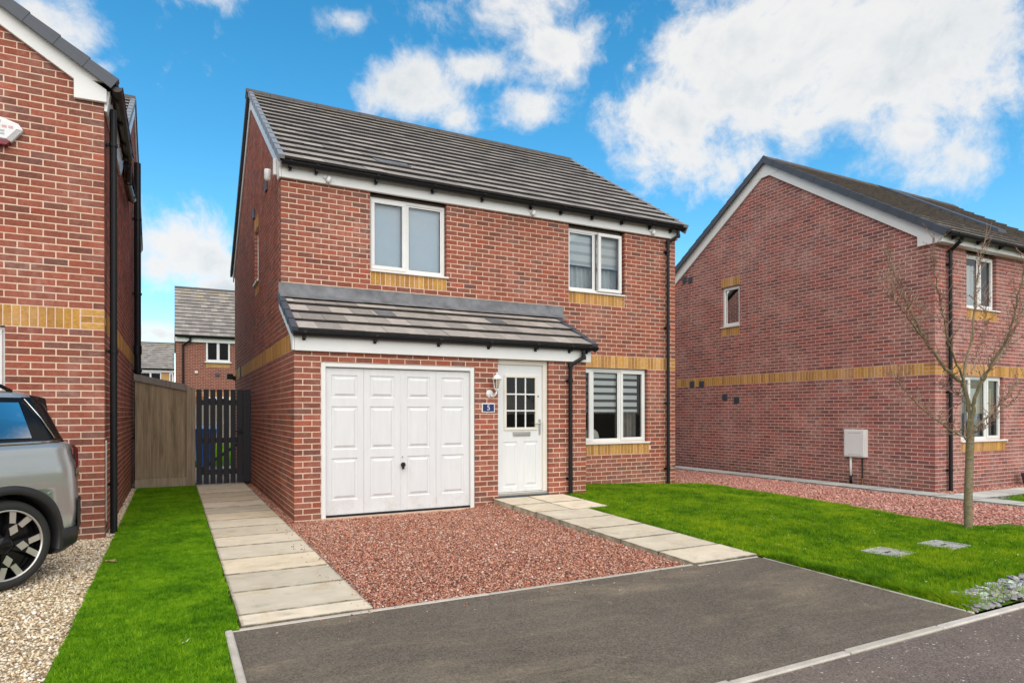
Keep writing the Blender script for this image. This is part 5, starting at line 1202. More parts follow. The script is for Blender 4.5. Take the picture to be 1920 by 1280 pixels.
# ------------------------------------------------------------------ what hangs in the windows
def blind(name, F, a0, a1, ztop, zbot, d, label, stripes=None, mats=('blindw', 'blindd'), group=None, sw=.075, gap=.035):
    O, u, n = F; base = O + u * ((a0 + a1) / 2) + n * d + Vector((0, 0, zbot)); t = thing(name, tuple(base), label, 'window blind', group)
    c = MB(); c.obox(F, a0, a1, d - .03, d + .03, ztop, ztop + .05); c.build('head_rail', M['blindw'], t)
    if not stripes: c = MB(); c.obox(F, a0, a1, d, d + .003, zbot, ztop); c.build('fabric', M[mats[0]], t)
    else:
        z = ztop; i = 0
        while z > zbot + .01:
            w = gap if i % 2 == 0 else sw; z1 = max(zbot, z - w); c = MB(); c.obox(F, a0, a1, d, d + .003 + (i % 2) * .001, z1, z)
            c.build('fabric_band' if i % 2 else 'sheer_band', M[mats[(i + 1) % 2]], t); z = z1; i += 1
    c = MB(); c.obox(F, a0, a1, d - .008, d + .012, zbot - .022, zbot); c.build('bottom_bar', M['blindw'], t)
    return t
blind('roller_blind', FM, 1.30, 1.86, 4.60, 3.56, -.16, 'roller blind tinted like reflected sky, closed behind the left half of the larger bedroom window', mats=('blindb',))
blind('roller_blind', FM, 1.87, 2.47, 4.60, 3.56, -.155, 'roller blind tinted like reflected sky, closed behind the right half of the larger bedroom window', mats=('blindb',))
blind('zebra_blind', FM, 4.83, 5.40, 4.60, 4.03, -.15, 'pale banded blind half lowered behind the left pane of the smaller bedroom window', True, ('blindw', 'blindm'), sw=.11, gap=.06)
blind('zebra_blind', FM, 5.42, 6.01, 4.60, 4.03, -.15, 'pale banded blind half lowered behind the open right sash of smaller bedroom window', True, ('blindw', 'blindm'), sw=.11, gap=.06)
blind('zebra_blind', FM, 4.77, 5.25, 2.13, 1.40, -.15, 'grey banded blind behind the leftmost living room pane, mostly hidden by the porch', True, sw=.078, gap=.052)
blind('zebra_blind', FM, 5.28, 5.94, 2.13, 1.40, -.15, 'grey banded blind behind the middle living room pane', True, sw=.078, gap=.052)
blind('zebra_blind', FM, 5.96, 6.42, 2.13, 1.40, -.15, 'grey banded blind behind the right living room pane beside a curtain', True, sw=.078, gap=.052)
def curtain(F, a0, a1, z0, z1, d, label, mat, waves=7, group=None):
    O, u, n = F; m = MB(); k = waves * 8; vs = []
    for i in range(k + 1):
        a = a0 + (a1 - a0) * i / k; dd = d + .028 * sin(2 * pi * waves * i / k) + .008 * sin(5.1 * i)
        for z in (z0, z1): vs.append(O + u * a + n * dd + Vector((0, 0, z)))
    m.add(vs, [(2 * i, 2 * i + 2, 2 * i + 3, 2 * i + 1) for i in range(k)]); o = m.build('curtain', M[mat], smooth=True); tag(o, label, 'curtain', group); return o
curtain(FM, 6.00, 6.50, .86, 2.12, -.27, 'grey curtain hanging at the right of the living room window', 'curtain', 6)
curtain(FM, 4.80, 6.02, 3.56, 4.62, -.26, 'pale voile curtain behind the smaller bedroom window', 'curtain_l', 12)
curtain(FFr, 1.08, 1.78, zb(3.47), zb(4.52), -.145, 'white curtain drawn across left of right house upper window', 'blindw', 5)
curtain(FFr, 1.0, 1.95, zb(.84), zb(2.05), -.20, 'pale voile curtain behind the right house lower window', 'curtain_l', 9)
curtain(FFr, 1.99, 2.34, zb(.84), zb(2.05), -.19, 'taupe curtain at right of right house lower window', 'curtain', 4)
blind('roller_blind', FGa, 4.80, 5.38, zb(4.56), zb(3.62), -.15, 'dark grey blind behind the small gable window of right house', mats=('blindg',))
t = thing('chair_back', (5.52, D0 + .30, .82), 'rounded cream chair back showing at the foot of living room window', 'chair')
m = MB(); m.lathe([(0, .40), (.09, .385), (.155, .33), (.185, .22), (.19, 0)], Matrix.Translation((5.50, D0 + .34, .70)) @ Matrix.Diagonal((1, .45, .92, 1)), 20); m.build('padded_back', M['cushion'], t, smooth=True)
m = MB()
for sx_ in (-1, 1): m.tube([(5.50 + sx_ * .13, D0 + .34, .72), (5.50 + sx_ * .14, D0 + .36, .1)], .02, 8)
m.build('chair_legs', M['brown'], t)

# ------------------------------------------------------------------ fence, gate and back garden
YF = 5.02
t = thing('timber_fence', (-1.5, YF, 0), 'weathered brown vertical board fence with grey capping beside the gate', 'fence')
x = -1.965; i = 0
while x < -1.14:
    w = RNG.uniform(.105, .125); x1 = min(x + w, -1.13); zt = 2.035 - (x + 1.965) * .21
    m = MB(); m.prism([(x, YF, .17), (x1, YF - .006, .17), (x1, YF + .012, .17), (x, YF + .018, .17)], (0, 0, zt - .17)); m.build('board', M['fence'], t); x = x1 - .004; i += 1
m = MB(); m.box(-1.97, -1.13, YF - .012, YF + .03, -.05, .165); m.build('gravel_board', M['post'], t, bevel=.006)
m = MB(); m.prism([(-1.98, YF - .035, 1.955), (-1.98, YF - .008, 1.955), (-1.98, YF - .008, 2.035), (-1.98, YF + .055, 2.035), (-1.98, YF + .055, 2.08), (-1.98, YF - .035, 2.08)], (.85, 0, -.178)); m.build('capping_rail', M['cap'], t, bevel=.006)
m = MB(); m.box(-1.13, -1.045, YF - .035, YF + .05, -.1, 1.86); m.build('post', M['post'], t, bevel=.006)
m = MB(); m.box(-1.042, -.985, YF - .03, YF + .05, -.1, 1.845); m.build('post', M['post'], t, bevel=.006)
for z in (.45, 1.2, 1.75):
    m = MB(); m.box(-1.97, -1.13, YF + .02, YF + .06, z, z + .08); m.build('rail', M['fence'], t)
t = thing('slatted_gate', (-.48, YF, 0), 'dark navy vertical slat gate across the side passage', 'gate')
edges = [(-.965, -.872), (-.842, -.752), (-.728, -.640), (-.614, -.520), (-.494, -.400), (-.374, -.286), (-.262, -.155), (-.153, -.012)]
for a, b_ in edges:
    m = MB(); m.box(a, b_, YF - .01, YF + .012, .035, 1.815 + RNG.uniform(-.006, .004)); m.build('slat', M['navy'], t, bevel=.004, seg=1)
for z in (.20, .80, 1.52):
    m = MB(); m.box(-.965, -.16, YF + .013, YF + .05, z, z + .10); m.build('rail', M['navy'], t)
m = MB(); m.prism([(-.93, YF + .051, .3), (-.84, YF + .051, .3), (-.16, YF + .051, .8), (-.25, YF + .051, .8)], (0, .03, 0)); m.build('brace', M['navy'], t)
m = MB(); m.lathe([(0, .03), (.045, .028), (.05, 0)], RX90((-.20, YF - .012, 1.02)), 12); m.tube([(-.20, YF - .03, 1.02), (-.30, YF - .035, 1.02)], .012, 6); m.build('ring_latch', M['black'], t)
t = thing('wheelie_bin', (-.95, 9.0, -.01), 'blue wheeled bin standing behind the gate', 'wheelie bin')
m = MB(); bx0, bx1, by0, by1 = -.90, -.40, 8.9, 9.45
m.add([(bx0 + .06, by0 + .05, .06), (bx1 - .06, by0 + .05, .06), (bx1 - .06, by1 - .05, .06), (bx0 + .06, by1 - .05, .06), (bx0, by0, .98), (bx1, by0, .98), (bx1, by1, .98), (bx0, by1, .98)],
      [(0, 3, 2, 1), (4, 5, 6, 7), (0, 1, 5, 4), (1, 2, 6, 5), (2, 3, 7, 6), (3, 0, 4, 7)]); m.build('bin_body', M['blue'], t, bevel=.02)
m = MB(); m.prism([(bx0 - .02, by0 - .03, .985), (bx0 - .02, by1 + .02, 1.01), (bx0 - .02, by1 + .02, 1.06), (bx0 - .02, by0 + .1, 1.07)], (bx1 - bx0 + .04, 0, 0)); m.build('lid', M['blue_l'], t, bevel=.012)
for x_ in (bx0 + .03, bx1 - .03):
    m = MB(); m.lathe([(0, -.02), (.09, -.02), (.09, .02), (0, .02)], Matrix.Translation((x_, by1 + .02, .09)) @ Matrix.Rotation(pi / 2, 4, 'Y'), 16); m.build('wheel', M['rubber'], t)
m = MB(); m.tube([(bx0 + .05, by1 + .03, .97), (bx0 + .05, by1 + .08, .99), (bx1 - .05, by1 + .08, .99), (bx1 - .05, by1 + .03, .97)], .014, 8); m.build('handle', M['blue'], t)
t = thing('back_fence', (0, 23, 0), 'grey timber fence at the end of the back garden', 'fence')
for i in range(52):
    x0 = -4 + i * .15; m = MB(); m.box(x0, x0 + .145, 23.0, 23.02, -.02, 1.75 + RNG.uniform(-.01, .01)); m.build('board', M['cap'], t)
for i in range(5):
    x0 = -4 + i * 1.95; m = MB(); m.box(x0 - .05, x0 + .05, 23.02, 23.12, -.05, 1.85); m.build('post', M['cap'], t)

# ------------------------------------------------------------------ covers in the lawn
def cover(x0, x1, y0, y1, label, rot):
    cx, cy = (x0 + x1) / 2, (y0 + y1) / 2; z = H(cx, cy) + .012; t = thing('inspection_cover', (cx, cy, z), label, 'drain cover', 'square metal covers set in the lawn', rot)
    w, d = (x1 - x0) / 2, (y1 - y0) / 2
    m = MB(); m.box(-w, w, -d, d, -.04, .0); m.box(-w, w, -d, -d + .022, 0.0005, .012); m.box(-w, w, d - .022, d, .0005, .012); m.box(-w, -w + .022, -d + .022, d - .022, .0005, .012); m.box(w - .022, w, -d + .022, d - .022, .0005, .012)
    m.build('frame', M['grate'], t, local=True)
    n = 10; p = MB()
    for i in range(n):
        for j in range(n):
            a = -w + .03 + (2 * w - .06) * (i + .5) / n; b_ = -d + .03 + (2 * d - .06) * (j + .5) / n; s_ = .011
            if (i + j) % 2: p.box(a - s_ * 1.25, a + s_ * 1.25, b_ - s_ * .5, b_ + s_ * .5, .0006, .006)
            else: p.box(a - s_ * .5, a + s_ * .5, b_ - s_ * 1.25, b_ + s_ * 1.25, .0006, .006)
    p.build('tread_pattern', M['grate'], t, local=True, kind='stuff')
    k = MB(); k.box(-.05, .05, -.012, .012, .0007, .0075); k.build('lifting_eye', M['black'], t, local=True)
cover(4.58, 4.94, -4.83, -4.49, 'square metal drain cover in the lawn, the one nearer the drive', .08)
cover(5.42, 5.78, -4.88, -4.54, 'square metal drain cover in the lawn, the one nearer the tree', .05)
m = MB(); m.box(7.62, 8.3, -4.95, -4.52, -.1, .0); m.box(7.62, 8.3, -4.52, -4.50, -.1, .012); o = m.build('concrete_slab', M['kerb'], bevel=.008); o.color = (.36, .35, .34, 1); tag(o, 'grey concrete slab at the gravel edge beyond the tree', 'slab')

# ------------------------------------------------------------------ young bare tree on the lawn
TB = Vector((6.94, -4.255, -.03)); DT = (TB - CAM).dot(FW)
def tp(px, py, d=0.0):
    """a branch point: height and sideways position measured on the photograph, own distance d"""
    return CAM + pray(px, py) * (DT + d)
t = thing('young_tree', tuple(TB), 'young bare tree with reddish buds standing on the lawn', 'tree')
r0 = random.Random(3)
def smooth_path(pts, n=5):
    out = []; P_ = [Vector(p) for p in pts]; P_ = [P_[0]] + P_ + [P_[-1]]
    for i in range(1, len(P_) - 2):
        for k in range(n):
            s = k / n; a, b, c, d = P_[i - 1], P_[i], P_[i + 1], P_[i + 2]
            out.append(.5 * ((2 * b) + (c - a) * s + (2 * a - 5 * b + 4 * c - d) * s * s + (3 * b - a - 3 * c + d) * s ** 3))
    out.append(P_[-2]); return out
def limb(pts, ra, rb, jig=.006):
    p = smooth_path(pts); n = len(p)
    p = [q + Vector((r0.gauss(0, jig), r0.gauss(0, jig), 0)) * (1 if 0 < i < n - 1 else 0) for i, q in enumerate(p)]
    return p, [ra + (rb - ra) * (i / (n - 1)) ** .8 for i in range(n)]
trunk_pts = [tp(1816, 996), tp(1815, 940), tp(1817, 880), tp(1818.5, 820), tp(1819, 800)]
pt, rt_ = limb(trunk_pts, .046, .040, .002); pt = [TB + Vector((0, 0, -.1))] + pt; rt_ = [.056] + rt_
m = MB(); m.tube(pt, rt_, 12); m.build('trunk', M['bark'], t, smooth=True)
LIMBS = [([(1819, 806, 0), (1816, 775, .02), (1808, 728, .04), (1790, 706, .0), (1774, 692, -.05), (1748, 655, -.12), (1734, 635, -.15), (1716, 598, -.2), (1697, 562, -.25), (1690, 540, -.27), (1672, 500, -.32), (1664, 462, -.36)], .031, .005),
         ([(1808, 730, .04), (1809, 690, .15), (1822, 638, .28), (1827, 585, .36), (1829, 552, .42), (1834, 510, .48), (1840, 475, .52), (1848, 440, .56)], .019, .004),
         ([(1808, 726, .04), (1798, 690, -.1), (1784, 655, -.2), (1776, 630, -.26), (1768, 590, -.32), (1762, 558, -.36), (1754, 520, -.42), (1750, 478, -.46), (1752, 445, -.5)], .015, .004),
         ([(1820, 804, 0), (1825, 772, -.03), (1829, 742, -.08), (1846, 708, -.16), (1868, 668, -.26), (1886, 640, -.34), (1898, 606, -.42), (1908, 565, -.5), (1916, 530, -.56), (1925, 480, -.62)], .029, .006),
         ([(1829, 744, -.08), (1838, 712, .05), (1858, 690, .14), (1884, 655, .26), (1900, 622, .32), (1914, 590, .38), (1932, 556, .44)], .015, .004),
         ([(1821, 812, 0), (1840, 790, .08), (1862, 772, .16), (1886, 744, .26), (1908, 720, .34), (1936, 696, .42)], .017, .006),
         ([(1817, 826, 0), (1800, 816, -.05), (1776, 802, -.12), (1752, 784, -.2), (1728, 766, -.28), (1706, 742, -.36), (1684, 716, -.42), (1670, 700, -.45)], .012, .003),
         ([(1734, 636, -.15), (1722, 622, -.25), (1704, 598, -.38), (1690, 580, -.46), (1676, 560, -.54), (1664, 545, -.58)], .011, .003),
         ([(1764, 600, -.32), (1744, 588, -.2), (1722, 575, -.1), (1706, 566, -.02)], .007, .003),
         ([(1697, 562, -.25), (1684, 548, -.15), (1670, 528, -.05), (1656, 510, .02)], .008, .003),
         ([(1822, 700, .12), (1832, 670, .3), (1842, 640, .42), (1846, 610, .5), (1848, 575, .58), (1842, 548, .62)], .009, .003),
         ([(1818, 770, .02), (1806, 748, .2), (1790, 738, .34), (1774, 728, .44), (1762, 720, .5)], .008, .003),
         ([(1819, 816, .02), (1836, 806, -.12), (1858, 788, -.24), (1884, 762, -.34), (1905, 748, -.42)], .006, .002)]
tw = MB(); buds = MB()
for i, (pts, ra, rb) in enumerate(LIMBS):
    p, r = limb([tp(*q) for q in pts], ra * .92, rb * .95); m = MB(); m.tube(p, r, 8); m.build('branch', M['bark' if ra > .010 else 'twig'], t, smooth=True)
    for k in range(3, len(p) - 1):
        if k < len(p) * .25 and ra > .012: continue
        for _ in range(2 if r0.random() < .8 else 1):
            d = (p[k + 1] - p[k - 1]).normalized(); sd = Vector((r0.uniform(-1, 1), r0.uniform(-1, 1), r0.uniform(-.2, .9))).normalized(); g = (d * .5 + sd).normalized(); L = r0.uniform(.05, .30) * (1 if ra > .01 else .7)
            q = [p[k]]; nseg = 4
            for s in range(nseg):
                g = (g + Vector((r0.gauss(0, .16), r0.gauss(0, .16), r0.gauss(.08, .12)))).normalized(); q.append(q[-1] + g * L / nseg)
            tw.tube(q, [.0042, .0037, .0032, .0027, .002], 5)
            for s, qq in enumerate(q[1:]):
                for _b in range(r0.choice([1, 1, 2])):
                    o_ = Vector((r0.gauss(0, 1), r0.gauss(0, 1), r0.gauss(.3, 1))).normalized(); c = qq + o_ * .004; ln = r0.uniform(.012, .024); w_ = Vector((-o_.y, o_.x, .01)).normalized() * .005; w2 = o_.cross(w_)
                    buds.add([c, c + o_ * ln * .5 + w_, c + o_ * ln * .5 + w2, c + o_ * ln * .5 - w_, c + o_ * ln * .5 - w2, c + o_ * ln], [(0, 1, 2), (0, 2, 3), (0, 3, 4), (0, 4, 1), (5, 2, 1), (5, 3, 2), (5, 4, 3), (5, 1, 4)])
tw.build('twigs', M['twig'], t, kind='stuff'); buds.build('buds', M['bud'], t, kind='stuff')

# ------------------------------------------------------------------ parked car, rear quarter in view
d_ = Vector((.743, .669, 0)); heading = atan2(-d_.y, -d_.x)
hub = Vector((-2.49, -2.29, 0)); fwd = -d_; left = Vector((-fwd.y, fwd.x, 0)); HW = .905
t = thing('parked_car', tuple(hub - left * HW), 'silver grey compact SUV parked on the cream gravel, rear corner showing', 'car', None, heading)
def outline(W, R, F, rr, rf, n=10):
    """plan ring, counter-clockwise; rear at -R, front at +F, corner radii"""
    pts = []
    for cx, cy, r, a0 in ((F - rf, W - rf * .8, rf, 0), (-R + rr, W - rr * .8, rr, pi / 2), (-R + rr, -W + rr * .8, rr, pi), (F - rf, -W + rf * .8, rf, 3 * pi / 2)):
        for k in range(n + 1): a = a0 + pi / 2 * k / n; pts.append((cx + r * cos(a), cy + r * .8 * sin(a)))
    return pts
def loft(name, rings, mat, sub=0, cap=True, mi=None):
    m = MB(); n = len(rings[0][1])
    vs = [(x, y, z) for z, ring in rings for x, y in ring]; m.add(vs, [(i * n + k, i * n + (k + 1) % n, (i + 1) * n + (k + 1) % n, (i + 1) * n + k) for i in range(len(rings) - 1) for k in range(n)])
    if cap: m.add([vs[k] for k in range((len(rings) - 1) * n, len(rings) * n)], [tuple(range(n))]); m.add([vs[k] for k in range(n)], [tuple(range(n - 1, -1, -1))])
    return m.build(name, mat, t, smooth=True, local=True)
Z = [(.30, .875, .645, 3.42, .27, .5), (.42, .895, .68, 3.50, .29, .5), (.55, .905, .695, 3.53, .30, .5), (.66, .908, .69, 3.54, .30, .5), (.76, .916, .68, 3.54, .30, .5), (.86, .920, .67, 3.52, .30, .5), (.92, .918, .663, 3.49, .30, .5),
     (.98, .905, .653, 3.40, .30, .5), (1.03, .898, .645, 3.15, .30, .5), (1.075, .892, .635, 2.7, .29, .5), (1.105, .882, .62, 2.2, .28, .5), (1.125, .862, .60, 1.95, .27, .45)]
body = loft('body', [(z, outline(W, R, F, rr, rf)) for z, W, R, F, rr, rf in Z], M['paint'])
cutter = MB()
for x_ in (0, 2.69):
    for sg in (1, -1): cutter.lathe([(0, .52), (.405, .52), (.405, 1.2), (0, 1.2)], Matrix.Translation((x_, 0, .345)) @ Matrix.Rotation(-sg * pi / 2, 4, 'X'), 40)
cm = bpy.data.meshes.new('cut'); cm.from_pydata(cutter.v, [], cutter.f); co = bpy.data.objects.new('cut', cm); COL.objects.link(co); co.matrix_basis = wmat(t)
bm_ = body.modifiers.new('arches', 'BOOLEAN'); bm_.object = co; bm_.operation = 'DIFFERENCE'; bm_.solver = 'EXACT'
bpy.context.view_layer.update(); dg = bpy.context.evaluated_depsgraph_get(); nm = bpy.data.meshes.new_from_object(body.evaluated_get(dg)); body.modifiers.clear(); body.data = nm; bpy.data.objects.remove(co)
nm.materials.clear(); nm.materials.append(M['paint']); nm.materials.append(M['cladding'])
for p in nm.polygons:
    c = p.center; p.material_index = 0
    for x_ in (0, 2.69):
        rr = sqrt((c.x - x_) ** 2 + (c.z - .345) ** 2)
        if rr < .412 and abs(c.y) < .93 and (abs(p.normal.y) < .5 or abs(c.y) < .6): p.material_index = 1
# lower black bumper and sills
loft('lower_bumper', [(z, outline(W, R, F, rr, rf)) for z, W, R, F, rr, rf in [(.20, .84, .605, 3.38, .26, .5), (.26, .892, .68, 3.46, .28, .5), (.40, .905, .70, 3.52, .29, .5), (.405, .90, .695, 3.51, .29, .5)]], M['cladding']).modifiers.new('arches', 'BOOLEAN')
lbp = [o for o in bpy.data.objects if o.name.startswith('lower_bumper')][0]; lbp.modifiers.clear()
co = bpy.data.objects.new('cut', cm); COL.objects.link(co); co.matrix_basis = wmat(t); bm_ = lbp.modifiers.new('arches', 'BOOLEAN'); bm_.object = co; bm_.solver = 'EXACT'
bpy.context.view_layer.update(); dg = bpy.context.evaluated_depsgraph_get(); nm = bpy.data.meshes.new_from_object(lbp.evaluated_get(dg)); lbp.modifiers.clear(); lbp.data = nm; bpy.data.objects.remove(co)
# black corner insert of the rear bumper
ins = MB(); ring = outline(.912, .708, 3.5, .30, .5)
sel = [k for k, (x, y) in enumerate(ring) if x < -.555 and y > -.95]
for k in sel[:-1]:
    a, b_ = ring[k], ring[k + 1]; z0a, z1a = .40, .64
    ins.add([(a[0], a[1], z0a), (b_[0], b_[1], z0a), (b_[0], b_[1], z1a), (a[0], a[1], z1a)], [(0, 1, 2, 3)])
ins.build('bumper_insert', M['cladding'], t, smooth=True, local=True)
# wheel-arch cladding
for x_ in (0, 2.69):
    for sg in (1, -1):
        c = MB(); a0, a1, n_ = radians(-14), radians(194), 36; vs = []
        for k in range(n_ + 1):
            a = a0 + (a1 - a0) * k / n_
            for r, dy in ((.395, -.10), (.395, .012), (.405, .022), (.452, .020), (.466, .002), (.466, -.03)):
                x, z = x_ + r * cos(a), .345 + r * sin(a); rearf = max(0, (-x - .36)) * .45 if x_ == 0 else 0
                vs.append((x, sg * (.912 + dy - rearf), z))
        c.add(vs, [(k * 6 + j, k * 6 + j + 1, k * 6 + 7 + j, k * 6 + 6 + j) for k in range(n_) for j in range(5)]); c.build('arch_cladding', M['cladding'], t, smooth=True, local=True)
# glasshouse
G = [(1.118, .858, .59, 1.93, .26, .4), (1.20, .838, .555, 1.72, .26, .38), (1.32, .800, .52, 1.45, .26, .36), (1.44, .745, .485, 1.18, .25, .34), (1.50, .705, .46, 1.0, .24, .32)]
loft('side_glass', [(z, outline(W, R, F, rr, rf)) for z, W, R, F, rr, rf in G], M['gloss'])
RF_ = [(1.495, .715, .41, 1.02, .25, .32), (1.525, .705, .40, .96, .25, .32), (1.548, .66, .34, .85, .25, .3), (1.56, .52, .22, .6, .2, .3)]
loft('roof', [(z, outline(W, R, F, rr, rf)) for z, W, R, F, rr, rf in RF_], M['paint'])
sp = MB(); sp.add([(-.27, -.66, 1.535), (-.27, .66, 1.535), (-.50, .60, 1.50), (-.50, -.60, 1.50), (-.30, -.70, 1.42), (-.30, .70, 1.42), (-.515, .61, 1.38), (-.515, -.61, 1.38)], [(0, 1, 2, 3), (7, 6, 5, 4), (3, 2, 6, 7), (1, 0, 4, 5), (0, 3, 7, 4), (2, 1, 5, 6)])
sp.build('spoiler', M['gloss'], t, bevel=.015, local=True)
for sg in (1, -1):
    q = MB(); wp = [(-.185, 1.455), (-.20, 1.30), (-.215, 1.17), (1.55, 1.165), (1.30, 1.30), (1.0, 1.45)]
    yw = lambda z: .862 - (z - 1.12) * .20 - max(0, z - 1.2) * .22 + .006
    q.add([(x, sg * yw(z), z) for x, z in wp], [(0, 1, 2, 3, 4, 5) if sg > 0 else (5, 4, 3, 2, 1, 0)]); q.build('side_window', M['sideglass'], t, local=True)
    b = MB(); b.tube([(1.6, sg * .872, 1.118), (.4, sg * .880, 1.126), (-.25, sg * .868, 1.134), (-.45, sg * .842, 1.142)], .011, 6); b.build('belt_trim', M['chrome'], t, smooth=True, local=True)
    b = MB(); b.tube([(-.235, sg * .735, 1.485), (-.325, sg * .797, 1.33), (-.405, sg * .845, 1.16)], .006, 6); b.build('pillar_seam', M['chrome'], t, smooth=True, local=True)
    # tail light standing proud of the corner
    l = MB(); rg = [(.80, .74), (.96, .735)]
    P0 = outline(.905, .672, 3.5, .30, .5, 16); idx = [k for k, (x, y) in enumerate(P0) if x < -.545 and (y > .35 if sg > 0 else y < -.35)]
    zz = [(.815, 0.0), (.83, .020), (1.06, .014), (1.088, -.008)]
    vs = []; 
    for z, o_ in zz:
        for k in idx:
            x, y = P0[k]; nn = Vector((x + .3, y * .55, 0)).normalized(); vs.append((x + nn.x * o_, y + nn.y * o_, z))
    w_ = len(idx); l.add(vs, [(i * w_ + k, i * w_ + k + 1, (i + 1) * w_ + k + 1, (i + 1) * w_ + k) for i in range(3) for k in range(w_ - 1)]); l.build('tail_light', M['taillight'], t, smooth=True, local=True)
    # shut line of the bumper rising to the lamp
    b = MB(); b.tube([(-.30, sg * .914, .715), (-.42, sg * .905, .755), (-.53, sg * .868, .80), (-.60, sg * .822, .832)], .004, 5); b.build('bumper_seam', M['chrome'], t, local=True)
    b = MB(); b.tube([(.52, sg * .915, .42), (.50, sg * .919, .72), (.46, sg * .916, .9), (.42, sg * .885, 1.10)], .004, 5); b.build('door_seam', M['gloss'], t, local=True)
hg = MB(); hg.add([(-.50, -.52, 1.43), (-.50, .52, 1.43), (-.575, .55, 1.18), (-.575, -.55, 1.18)], [(0, 1, 2, 3)]); hg.build('rear_window', M['carglass'], t, local=True)
def wheel(x, sg):
    Mw = Matrix.Translation((x, sg * HW, .347)) @ Matrix.Rotation(-sg * pi / 2, 4, 'X')          # local z outwards
    w = MB(); w.lathe([(.272, -.20), (.325, -.205), (.346, -.18), (.347, -.04), (.338, -.012), (.318, .002), (.290, .004), (.276, -.004), (.272, -.012)], Mw, 48)
    ty = w.build('tyre', M['rubber'], t, smooth=True, local=True)
    r_ = MB(); r_.lathe([(.275, -.19), (.268, -.03), (.274, -.004)], Mw, 48); r_.lathe([(.262, -.09), (.05, -.10), (0, -.10)], Mw, 32); r_.build('rim', M['gloss'], ty, smooth=True, local=True)
    lp = MB(); lp.lathe([(.261, -.016), (.263, -.004), (.272, -.001), (.276, -.008)], Mw, 48); lp.build('rim_lip', M['alloy'], ty, smooth=True, local=True)
    hb_ = MB(); hb_.lathe([(.07, -.06), (.068, -.022), (.03, -.016), (0, -.015)], Mw, 20); hb_.build('hub_cap', M['gloss'], ty, smooth=True, local=True)
    for k in range(5):
        a = radians(90 + 72 * k + (8 if sg > 0 else -8)); ca_, sa_ = cos(a), sin(a)
        Q = lambda r, s_, h: Mw @ Vector((r * ca_ - s_ * sa_, r * sa_ + s_ * ca_, h))
        s1 = MB()
        for sd in (1, -1):
            pts = [(.05, sd * .004), (.17, sd * .012), (.262, sd * .050), (.252, sd * .100), (.15, sd * .052), (.06, sd * .034)]
            if sd < 0: pts = pts[::-1]
            s1.add([Q(r, s_, -.075) for r, s_ in pts] + [Q(r, s_, -.024) for r, s_ in pts], [tuple(range(6, 12))] + [(i, (i + 1) % 6, 6 + (i + 1) % 6, 6 + i) for i in range(6)])
        s1.build('spoke', M['gloss'], ty, local=True)
        s2 = MB()
        for pts in ([(.078, 0), (.126, -.037), (.176, 0), (.126, .037)], [(.176, .010), (.263, .050), (.252, .098), (.162, .052)], [(.162, -.052), (.252, -.098), (.263, -.050), (.176, -.010)]):
            n_ = len(pts); s2.add([Q(r, s_, -.030) for r, s_ in pts] + [Q(r, s_, -.019) for r, s_ in pts], [tuple(range(n_, 2 * n_))] + [(i, (i + 1) % n_, n_ + (i + 1) % n_, n_ + i) for i in range(n_)])
        s2.build('machined_facet', M['alloy'], ty, local=True)
    for k in range(5):
        a = radians(54 + 72 * k); bt = MB(); bt.lathe([(.011, -.06), (.011, -.030), (0, -.030)], Mw @ Matrix.Translation((.045 * cos(a), .045 * sin(a), 0)), 8); bt.build('wheel_bolt', M['black'], ty, local=True)
for x_ in (0, 2.69):
    for sg in (1, -1): wheel(x_, sg)
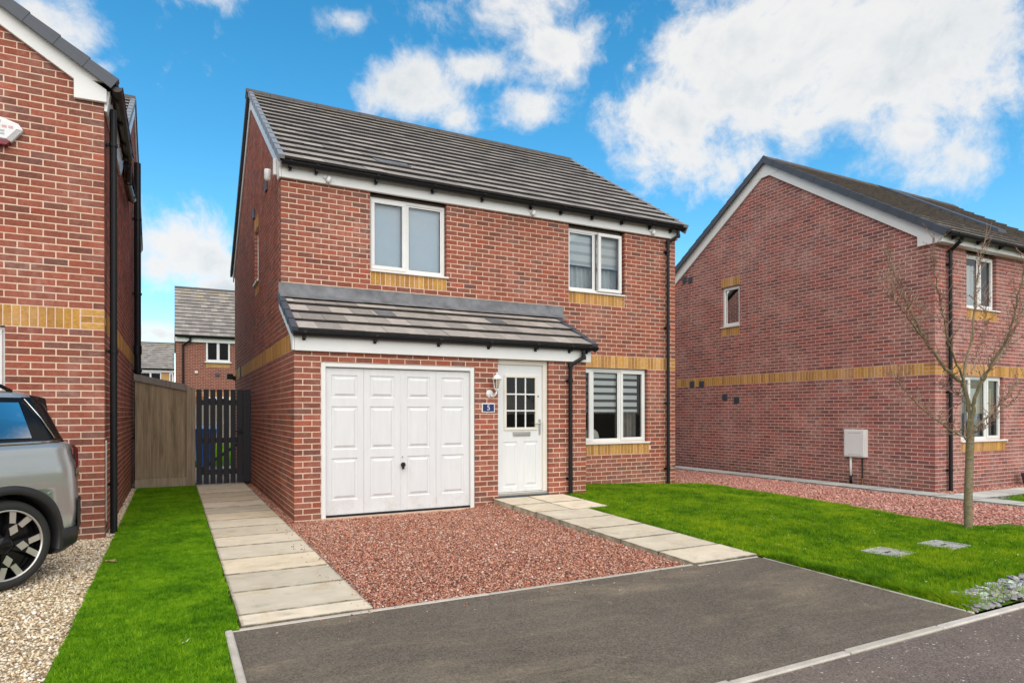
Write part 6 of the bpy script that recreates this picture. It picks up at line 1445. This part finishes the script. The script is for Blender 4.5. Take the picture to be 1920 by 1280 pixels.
for sg in (1, -1):
    rr_ = MB(); rr_.tube([(-.18, sg * .665, 1.545), (-.10, sg * .672, 1.585), (.5, sg * .675, 1.60), (1.05, sg * .66, 1.575), (1.12, sg * .65, 1.54)], .016, 8); rr_.build('roof_rail', M['gloss'], t, smooth=True, local=True)
    dh = MB(); dh.tube([(.60, sg * .922, .985), (.63, sg * .945, .99), (.80, sg * .945, .992), (.83, sg * .922, .988)], .013, 8); dh.build('door_handle', M['chrome'], t, smooth=True, local=True)
    mr = MB(); mr.add([(1.42, sg * .93, 1.10), (1.42, sg * 1.07, 1.11), (1.42, sg * 1.06, 1.24), (1.42, sg * .94, 1.23), (1.56, sg * .94, 1.12), (1.54, sg * 1.04, 1.13), (1.54, sg * 1.03, 1.21), (1.56, sg * .95, 1.21)], [(0, 1, 2, 3), (7, 6, 5, 4), (0, 4, 5, 1), (1, 5, 6, 2), (2, 6, 7, 3), (3, 7, 4, 0)]); mr.build('wing_mirror', M['gloss'], t, bevel=.02, local=True)
    hl = MB(); hl.lathe([(0, .03), (.08, .025), (.11, 0)], Matrix.Translation((3.33, sg * .62, .86)) @ Matrix.Rotation(pi / 2, 4, 'Y') @ Matrix.Rotation(sg * -.5, 4, 'X'), 20); hl.build('headlight', M['carglass'], t, smooth=True, local=True)

# ------------------------------------------------------------------ small litter
def litter(name, x, y, L, w, rz, mat, label, cat, dz=.03):
    m = MB(); n_ = 5; vs = []
    for i in range(n_ + 1):
        s = i / n_; ww = w * sin(pi * min(.97, max(.05, s))); vs += [(L * (s - .5), -ww, .004 * sin(s * 9)), (L * (s - .5), ww, .006 * sin(s * 7 + 1))]
    m.add(vs, [(2 * i, 2 * i + 2, 2 * i + 3, 2 * i + 1) for i in range(n_)]); o = m.build(name, M[mat]); o.location = (x, y, H(x, y) + dz); o.rotation_euler = (.1, .05, rz); tag(o, label, cat)
litter('dead_leaf', -1.86, -1.60, .09, .025, .4, 'leaf', 'curled brown dead leaf at the edge of the artificial grass near gravel', 'leaf')
litter('dead_leaf', -1.82, -1.66, .06, .02, 1.9, 'leaf', 'small brown dead leaf beside the larger one at the grass edge', 'leaf')
litter('straw', -1.29, -4.28, .09, .004, 1.1, 'straw', 'pale straw lying on the artificial grass near the corner kerb', 'straw', .034)
litter('feather', -1.66, -4.86, .08, .012, .5, 'straw', 'pale feather on the artificial grass at the bottom edge', 'feather', .034)
litter('dark_twig', -1.13, -2.45, .12, .006, .1, 'brown', 'short dark twig on artificial grass beside the side path', 'twig', .03)
